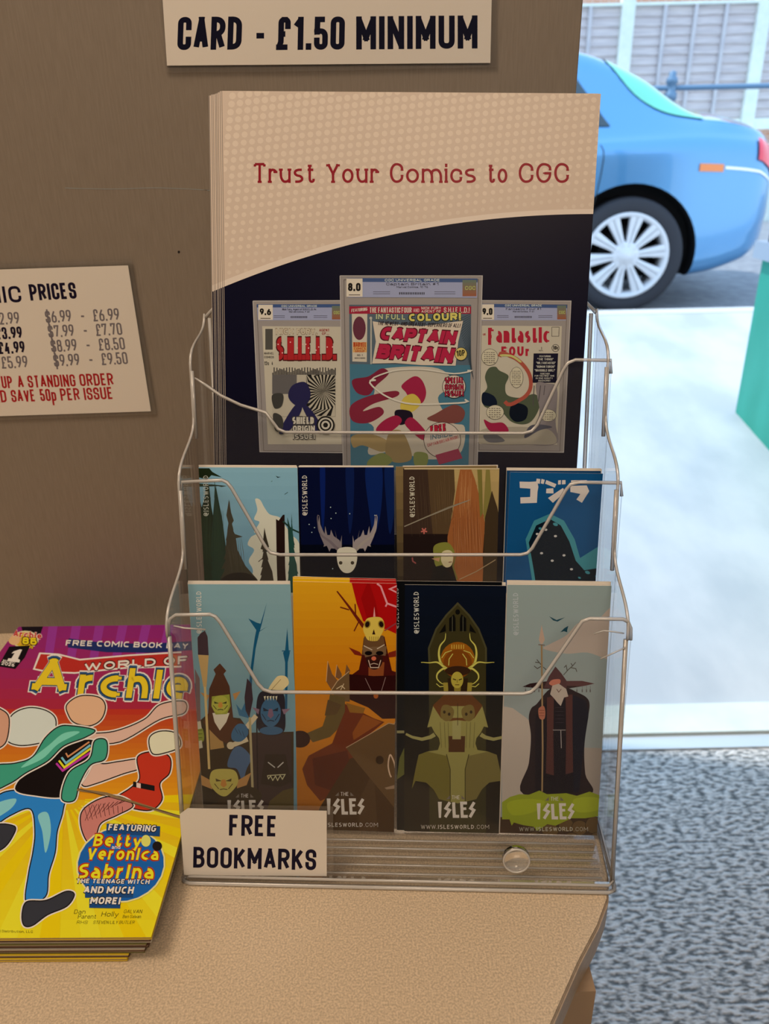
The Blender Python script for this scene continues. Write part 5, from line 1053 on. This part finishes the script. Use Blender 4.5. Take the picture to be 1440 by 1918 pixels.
def A7b(p): p.grad([(700, 860), (960, 860), (960, 1110), (700, 1110)], '7a6038', '241810', 8)
def A8(p):
    p.poly([(930, 860), (1150, 860), (1150, 1110), (930, 1110)], '0e4568')
    q = lambda L: [(860+x/4.235, 850+y/4.235) for x, y in L]
    for L in ([(478, 220), (560, 222), (618, 218), (627, 262), (620, 300), (615, 388), (485, 393), (484, 345), (562, 342), (564, 276), (480, 270)], [(613, 196), (642, 200), (638, 238), (608, 230)], [(652, 198), (678, 206), (668, 240), (646, 234)],
              [(690, 208), (770, 240), (757, 268), (680, 236)], [(690, 276), (745, 272), (747, 314), (688, 312)], [(822, 270), (840, 302), (742, 388), (703, 350)], [(784, 210), (806, 208), (805, 242), (782, 243)], [(815, 208), (842, 208), (842, 240), (813, 242)],
              [(886, 210), (1012, 208), (1014, 238), (886, 240)], [(880, 254), (1010, 250), (1030, 296), (972, 388), (928, 362), (960, 318), (880, 302)]): p.poly(q(L), 'c4b09a')
    # plain rocky hill shapes in the print's teal and near-black
    p.poly([(1000, 1110), (992, 1060), (984, 1010), (1000, 975), (1030, 962), (1056, 975), (1076, 1010), (1086, 1045), (1110, 1030), (1150, 1005), (1150, 1110)], '3d7c7c'); p.poly([(1006, 1110), (998, 1060), (990, 1016), (1004, 984), (1030, 972), (1050, 984), (1066, 1014), (1078, 1050), (1094, 1068), (1130, 1062), (1150, 1070), (1150, 1110)], '07141c')
    for x, y, r_ in ((1012, 990, 4), (1040, 982, 5), (1100, 1072, 5), (1085, 1082, 3), (1120, 1080, 6)): p.poly(ell(x, y, r_, r_*.6, 20, 8), '3d7c7c')
    for x, y in ((1006, 1000), (1022, 992), (1040, 1004), (1014, 1036), (1034, 1050), (1056, 1040), (1070, 1066)): p.poly(ell(x, y, 3, 2.2, 0, 8), 'b8aa96')
def A8b(p): p.poly([(900, 860), (1160, 860), (1160, 1110), (900, 1110)], '0e3550')

M1 = lean_plane(.0325); M2 = lean_plane(.0675)
GF = 'bookmarks in the front pocket'; GM = 'bookmarks in the middle pocket'
def bm_card(M, floor, tl, tr, draw, label, group, dy=0.0, W='c6b096', h=None, th=.0004):
    Mx = M @ Matrix.Translation((0, dy, 0))
    Mf, w_ = sheet_frame(Mx, tl, tr, 0); vt = (Mx.inverted() @ Mf.translation).z
    hh = h or (vt-(floor+.0004+.23*dy+.0007)/math.cos(LEAN))
    return card('bookmark', Mf @ Matrix.Translation((0, 0, -hh)), w_, hh, th, label, 'bookmark', group, draw, W)
bm_card(M1, FL[0], (352, 1094), (544, 1094), A1, 'light blue bookmark with goblin crowd and spears, leftmost of the front row', GF)
bm_card(M1, FL[0], (549, 1089), (743, 1093), A2, 'orange bookmark with skull-crowned horned warrior and red flag, front row', GF)
bm_card(M1, FL[0], (758, 1095), (948, 1097), A3, 'black bookmark with gold antlered seated figure under a pointed arch, front row', GF)
bm_card(M1, FL[0], (950, 1095), (1145, 1097), A4, 'grey bookmark with hooded bearded wizard and spear, rightmost of the front row', GF)
bm_card(M2, FL[1], (372, 875), (557, 876), A5, 'blue bookmark with dark fir trees and white cloud, leftmost of the middle row', GM)
bm_card(M2, FL[1], (559, 875), (738, 875), A6, 'navy bookmark with white antlered mask and small stars, middle row', GM)
bm_card(M2, FL[1], (755, 877), (935, 877), A7, 'brown forest bookmark with green-capped elf head, middle row', GM)
bm_card(M2, FL[1], (955, 884), (1129, 887), A8, 'dark blue bookmark with three large cream Japanese characters, middle row', GM)
def spares(M, floor, tl, tr, n, label, group, draw=None, up=1.6, dx=0.0, y0=.0005):
    for i in range(n):
        j = random.uniform(-1, 1); k = up*(i+1)
        bm_card(M, floor, (tl[0]+dx+j, tl[1]-k), (tr[0]+dx+j, tr[1]-k+random.uniform(-.6, .6)), draw, label.replace('spare bookmark', ORD[i]+' spare bookmark', 1).replace('spare orange', ORD[i]+' spare orange', 1), group, dy=y0+.00048*i)
spares(M1, FL[0], (352, 1092.5), (543, 1092.5), 3, 'spare bookmark behind the blue goblin crowd bookmark, only its white top edge showing', 'spares behind the blue front bookmark')
spares(M1, FL[0], (548, 1086), (741, 1090), 2, 'spare orange and red bookmark behind the orange warrior bookmark, its top strip showing', 'spares behind the orange bookmark', A2b, up=3)
bm_card(M1, FL[0], (551, 1079), (740, 1086), A2b, 'rearmost orange and red bookmark, tilted above the orange warrior bookmark', GF, dy=.0016)
bm_card(M1, FL[0], (743, 1088), (940, 1090), A3b, 'black bookmark slid left behind the antlered figure bookmark, its ISLESWORLD strip showing', GF, dy=.0007)
spares(M1, FL[0], (757, 1092), (947, 1094), 2, 'spare bookmark behind the black antlered figure bookmark, only its pale top edge showing', 'spares behind the black bookmark', up=1.6, y0=.0012)
spares(M1, FL[0], (949, 1093), (1143, 1095), 4, 'spare bookmark behind the grey wizard bookmark, only its cream top edge showing', 'spares behind the grey bookmark', up=1.6)
spares(M2, FL[1], (373, 874), (556, 875), 3, 'spare bookmark behind the fir tree bookmark, only its white top edge showing', 'spares behind the fir tree bookmark', up=1.1)
spares(M2, FL[1], (560, 874), (736, 874), 2, 'spare bookmark behind the navy mask bookmark, only its pale top edge showing', 'spares behind the navy bookmark', up=1.2)
bm_card(M2, FL[1], (741, 874), (930, 872), A7b, 'brown bookmark slid left behind the forest bookmark, its dark strip showing', GM, dy=.0007)
spares(M2, FL[1], (754, 875), (932, 874), 2, 'spare bookmark behind the brown forest bookmark, only its yellow top edge showing', 'spares behind the forest bookmark', up=1.4, y0=.0012)
bm_card(M2, FL[1], (949, 881), (1125, 882), A8b, 'dark blue bookmark slid left behind the Japanese lettered bookmark', GM, dy=.0007)
spares(M2, FL[1], (949, 879), (1126, 880), 2, 'spare bookmark behind the Japanese lettered bookmark, only its white top edge showing', 'spares behind the Japanese lettered bookmark', up=1.6, y0=.0013)

# ------------------------------------------------------------------ stack of comics on the counter
def comic_frame(brx, bry, z, phi=-1.0, tau=1.5, rolly=0.0):
    return Matrix.Translation((brx, bry, z)) @ Matrix.Rotation(math.radians(phi), 4, 'Z') @ Matrix.Rotation(math.radians(-90+tau), 4, 'X') @ Matrix.Rotation(math.radians(rolly), 4, 'Y')
CW, CH = .178, .262
M_BROWNC = mat('dark_brown_cover', (0.12, 0.06, 0.035), .45); M_OLIVE = mat('olive_cover', (0.20, 0.19, 0.06), .45)
M_YELLOW = mat('yellow_cover', (0.78, 0.56, 0.03), .4, coat=.3); M_PAGES = noisy('page_block', (0.30, 0.22, 0.14), (0.62, 0.55, 0.42), (1.5, 1.5, 900), 2, .8)
zst = .0008
off = [(-.0145, .0), (-.0135, .0006), (-.0055, .0012), (-.005, .0006), (-.003, .0012), (-.0035, .0002), (-.001, .0008), (-.001, .0), (.0, -.0005)]
for i, (ox, oy) in enumerate(off):
    th = .0017; top = i == len(off)-1
    Mc = comic_frame(-.1172+ox, .2535+oy, zst+th*.5+i*.0020, tau=.25*i*.8)
    c = tag(empty('comic_book', Mc), 'top comic on the stack, red and yellow cover lettered WORLD OF Archie' if top else ('comic book at the bottom of the stack with its yellow edge sticking out in front' if i < 2 else 'comic book inside the stack, %s below the top comic, only its page edges showing' % ORD[len(off)-2-i]), 'comic book', None if top else 'comics stacked under the top one')
    if i < 2: c['label'] = ('lowest comic of the stack, its yellow edge sticking out furthest in front', 'second lowest comic of the stack, its yellow edge just above the lowest')[i]
    yc = M_YELLOW if (i < 2 or top) else (M_EDGEPAPER, M_BROWNC, M_OLIVE)[i % 3]
    box('cover', (-CW, -th/2, 0), (0, -th/2+.00025, CH), yc, c); box('back_cover', (-CW, th/2-.0002, 0), (0, th/2, CH), M_BROWNC if i % 2 else yc, c)
    box('pages', (-CW+.0005, -th/2+.0003, .0004), (-.0006, th/2-.00025, CH-.0006), M_PAGES, c)
    if top: MT = Mc; CT = c; TH_T = th
def draw_comic(p):
    p.grad([(-90, 1140), (480, 1140), (470, 1330), (-150, 1330)], '86205e', 'a8242c', 10); p.grad([(-150, 1330), (470, 1330), (440, 1500), (-250, 1500)], 'b8281a', 'e08a10', 16); p.grad([(-250, 1500), (440, 1500), (420, 1800), (-420, 1800)], 'dfa010', 'f0c818', 8)
    cx_, cy_ = 120, 1500
    for k in range(16):
        a = math.pi*(-.02+k/15.2); b = a+.10
        p.poly([(cx_+40*math.cos(a), cy_+20*math.sin(a)), (cx_+600*math.cos(a), cy_+420*math.sin(a)), (cx_+600*math.cos(b), cy_+420*math.sin(b)), (cx_+40*math.cos(b), cy_+20*math.sin(b))], 'f2de20' if k % 2 else 'e8b408')
    for k in range(6): p.poly([(95+k*44, 1150), (112+k*44, 1150), (96+k*42, 1255), (80+k*42, 1255)], '963070')
    # corner box
    p.poly([(38, 1165), (82, 1172), (76, 1190), (44, 1190)], '140c10'); p.poly(ell(48, 1200, 25, 17), 'd8b878'); p.poly(ell(48, 1200, 22, 14), 'd89a20'); p.poly(ell(27, 1200, 11, 10), 'e0a060')
    p.text('Archie', (25, 1194), (78, 1199), 12, 'c03020', t=.2, slab=.05, outline=('e8b090', 1)); p.text('85', (42, 1208), (69, 1210), 13, 'f0b818', t=.26, outline=('401810', 1.4)); p.text('YEARS', (40, 1214), (62, 1217), 5, 'f0b818', t=.24, outline=('701808', .7))
    p.poly([(18, 1213), (57, 1211), (47, 1233), (29, 1255), (-3, 1250)], '120a0c'); p.poly([(26, 1222), (38, 1218), (42, 1219), (34, 1236), (38, 1238), (37, 1243), (14, 1240), (16, 1235), (22, 1235), (28, 1225), (22, 1226)], 'e8dcd0')
    p.text('MAY-SEPT', (6, 1241), (29, 1245), 4, 'e8dcd0', t=.2); p.text('2026', (3, 1247), (27, 1251), 6.5, 'e8dcd0', t=.22)
    p.line([(128, 1206), (200, 1215), (280, 1216), (380, 1210)], 17, '20284c'); p.text('FREE COMIC BOOK DAY', (123, 1211), (352, 1217), 10.5, 'f2e8dc', t=.22, slant=.15, up=(.0, -1))
    # ribbon
    p.poly([(74, 1224), (110, 1226), (150, 1236), (240, 1228), (340, 1222), (340, 1252), (240, 1254), (140, 1264), (90, 1262), (62, 1256)], 'eecbb0'); p.poly([(77, 1227), (110, 1229), (150, 1239), (240, 1231), (340, 1225), (340, 1249), (240, 1251), (140, 1261), (92, 1259), (66, 1254)], 'b82a1c')
    p.text('WORLD OF', (158, 1259), (352, 1245), 15, 'f0e4d4', t=.24, slab=.05, slant=.1, outline=('3a0c10', 1.6))
    for ow, oc in ((6.5, 'f0c8a8'), (4.2, '2c4a60'), (1.4, '14202c')):
        p.text('A', (54, 1300), (127, 1302), 66, oc, t=.2, slab=.10, slant=.15, outline=(oc, ow)); p.text('rchie', (142, 1307), (352, 1312), 56, oc, t=.20, slab=.08, slant=.12, gap=.10, outline=(oc, ow))
    p.text('A', (54, 1300), (127, 1302), 66, 'efb21e', t=.2, slab=.10, slant=.15); p.text('rchie', (142, 1307), (352, 1312), 56, 'efb21e', t=.20, slab=.08, slant=.12, gap=.10)
    # plain coloured shapes in place of the cover's drawn figures
    def b(c, pts, ow=2.2):
        s_ = sm(pts); p.line(s_, 7, 'f3cfae', closed=True); p.poly(s_, c); p.line(s_, ow, '18100c', closed=True)
    b('d2c2b4', [(20, 1345), (50, 1328), (85, 1332), (105, 1350), (98, 1385), (70, 1395), (35, 1398), (12, 1385)])
    b('d08c62', [(-20, 1330), (5, 1332), (18, 1350), (10, 1395), (-20, 1400)])
    b('dca27c', [(160, 1378), (215, 1372), (270, 1350), (300, 1322), (345, 1316), (345, 1338), (300, 1350), (225, 1392), (165, 1392)])
    b('dca27c', [(158, 1420), (185, 1415), (190, 1432), (225, 1428), (262, 1424), (266, 1440), (230, 1452), (180, 1470), (156, 1474), (150, 1450)])
    b('e0a06c', [(126, 1322), (150, 1306), (185, 1308), (198, 1325), (190, 1350), (168, 1362), (140, 1356), (128, 1340)])
    b('2c75a2', [(-10, 1500), (30, 1482), (115, 1488), (119, 1520), (108, 1560), (104, 1600), (92, 1640), (86, 1682), (50, 1692), (54, 1640), (62, 1600), (66, 1560), (58, 1518), (20, 1530), (-30, 1560)])
    p.poly([(72, 1530), (90, 1525), (96, 1560), (86, 1600), (80, 1560)], '86b4c4', True); p.poly([(-10, 1510), (30, 1498), (20, 1518), (-20, 1540)], '86b4c4', True)
    b('130a08', [(104, 1400), (140, 1392), (178, 1392), (172, 1432), (150, 1470), (120, 1494), (70, 1492), (30, 1480), (60, 1440)])
    p.line([(106, 1432), (118, 1446), (170, 1412)], 4, 'b8307a'); p.line([(111, 1427), (121, 1440), (171, 1404)], 4, 'e0c020'); p.line([(116, 1421), (124, 1432), (170, 1398)], 4, '7aa8bc'); p.line([(124, 1413), (128, 1420), (168, 1392)], 3, 'd08048')
    b('3f8c62', [(-20, 1440), (30, 1432), (62, 1420), (85, 1385), (110, 1364), (135, 1362), (178, 1370), (160, 1384), (120, 1400), (90, 1428), (50, 1450), (20, 1470), (-20, 1484)])
    p.poly([(90, 1400), (120, 1376), (150, 1374), (110, 1396), (80, 1424), (40, 1440)], '7cba8c', True)
    b('3f8c62', [(178, 1390), (200, 1390), (198, 1424), (170, 1436), (150, 1470), (140, 1502), (116, 1498), (130, 1450), (168, 1424)])
    b('35302e', [(50, 1692), (80, 1690), (95, 1686), (125, 1672), (140, 1678), (126, 1700), (90, 1716), (62, 1736), (46, 1736), (42, 1716)]); b('35302e', [(-10, 1550), (28, 1550), (24, 1570), (6, 1592), (-20, 1598)])
    b('c03018', [(258, 1420), (290, 1410), (318, 1420), (318, 1450), (300, 1470), (304, 1500), (282, 1520), (240, 1514), (215, 1500), (245, 1478), (262, 1460)]); p.poly([(250, 1466), (290, 1474), (290, 1484), (249, 1476)], '14100e'); p.poly([(256, 1468), (264, 1470), (264, 1479), (256, 1477)], 'e0b090')
    b('dfc890', [(280, 1385), (300, 1372), (330, 1376), (338, 1400), (312, 1412), (286, 1414)]); b('c87058', [(156, 1520), (190, 1498), (225, 1495), (250, 1512), (220, 1530), (190, 1545), (180, 1570), (165, 1580), (152, 1550)])
    for k in range(9): p.line([(158+k*9, 1508+abs(4-k)*1.5), (166+k*8, 1540-k*2)], .9, '4a1410'); p.line([(160+k*8, 1540-k*4), (174+k*8, 1510-k)], .9, '4a1410')
    p.line([(145, 1482), (200, 1490), (345, 1536)], 5, '8a6438'); p.line([(145, 1480), (345, 1533)], 1, '3a2414')
    # featuring disc
    p.poly(ell(227, 1622, 84, 72, -10), 'f2e070'); p.poly(ell(227, 1622, 81, 69, -10), '1d5684')
    p.line([(200, 1555), (300, 1560)], 19, '1d4060'); p.text('FEATURING', (203, 1558), (292, 1561), 12, 'f2ead8', t=.22, slant=.15, outline=('201008', 1.3))
    for s_, x0, x1, y, h in (('Betty', 174, 264, 1588, 23), ('Veronica', 162, 297, 1613, 23), ('Sabrina', 145, 288, 1648, 27)): p.text(s_, (x0, y), (x1, y+1), h, 'f0c41c', t=.19, slab=.05, slant=.2, outline=('b02c10', 2.2))
    p.text('and', (210, 1593), (226, 1593), 7, 'f0e8d8', t=.16); p.poly(ell(274, 1578, 9, 11), 'dcc850'); p.poly(ell(295, 1588, 9, 9), '1c1410')
    p.text('THE TEENAGE WITCH', (143, 1657), (280, 1659), 8.5, 'f0e8d8', t=.22, slant=.2, outline=('1c1008', 1.2))
    p.line([(160, 1676), (250, 1676)], 17, '1d4060'); p.line([(168, 1695), (226, 1696)], 17, '1d4060'); p.text('AND MUCH', (157, 1676), (250, 1677), 13, 'f2ead8', t=.24, slant=.2, outline=('141418', 1.4)); p.text('MORE!', (169, 1696), (225, 1697), 13, 'f2ead8', t=.24, slant=.2, outline=('141418', 1.4))
    for s_, x0, x1, y, h in (('Dan', 139, 160, 1714, 8), ('Parent', 146, 180, 1723, 8), ('Holly', 190, 222, 1719, 9), ('GALVAN', 232, 266, 1713, 7), ('Ben Galvan', 230, 264, 1722, 6), ('RHS', 144, 164, 1733, 6), ('STEVEN LILY BUTLER', 175, 252, 1733, 6)): p.text(s_, (x0, y), (x1, y), h, '2c2008', t=.11, slant=.25)
    p.text('Universal Distribution, LLC', (-30, 1748), (62, 1750), 4.5, '4a3c10', t=.13)
pc = Print(MT, (-CW, 0, 0, CH), W='dcbc98', thick=TH_T); draw_comic(pc); pc.build('printed_cover', CT)
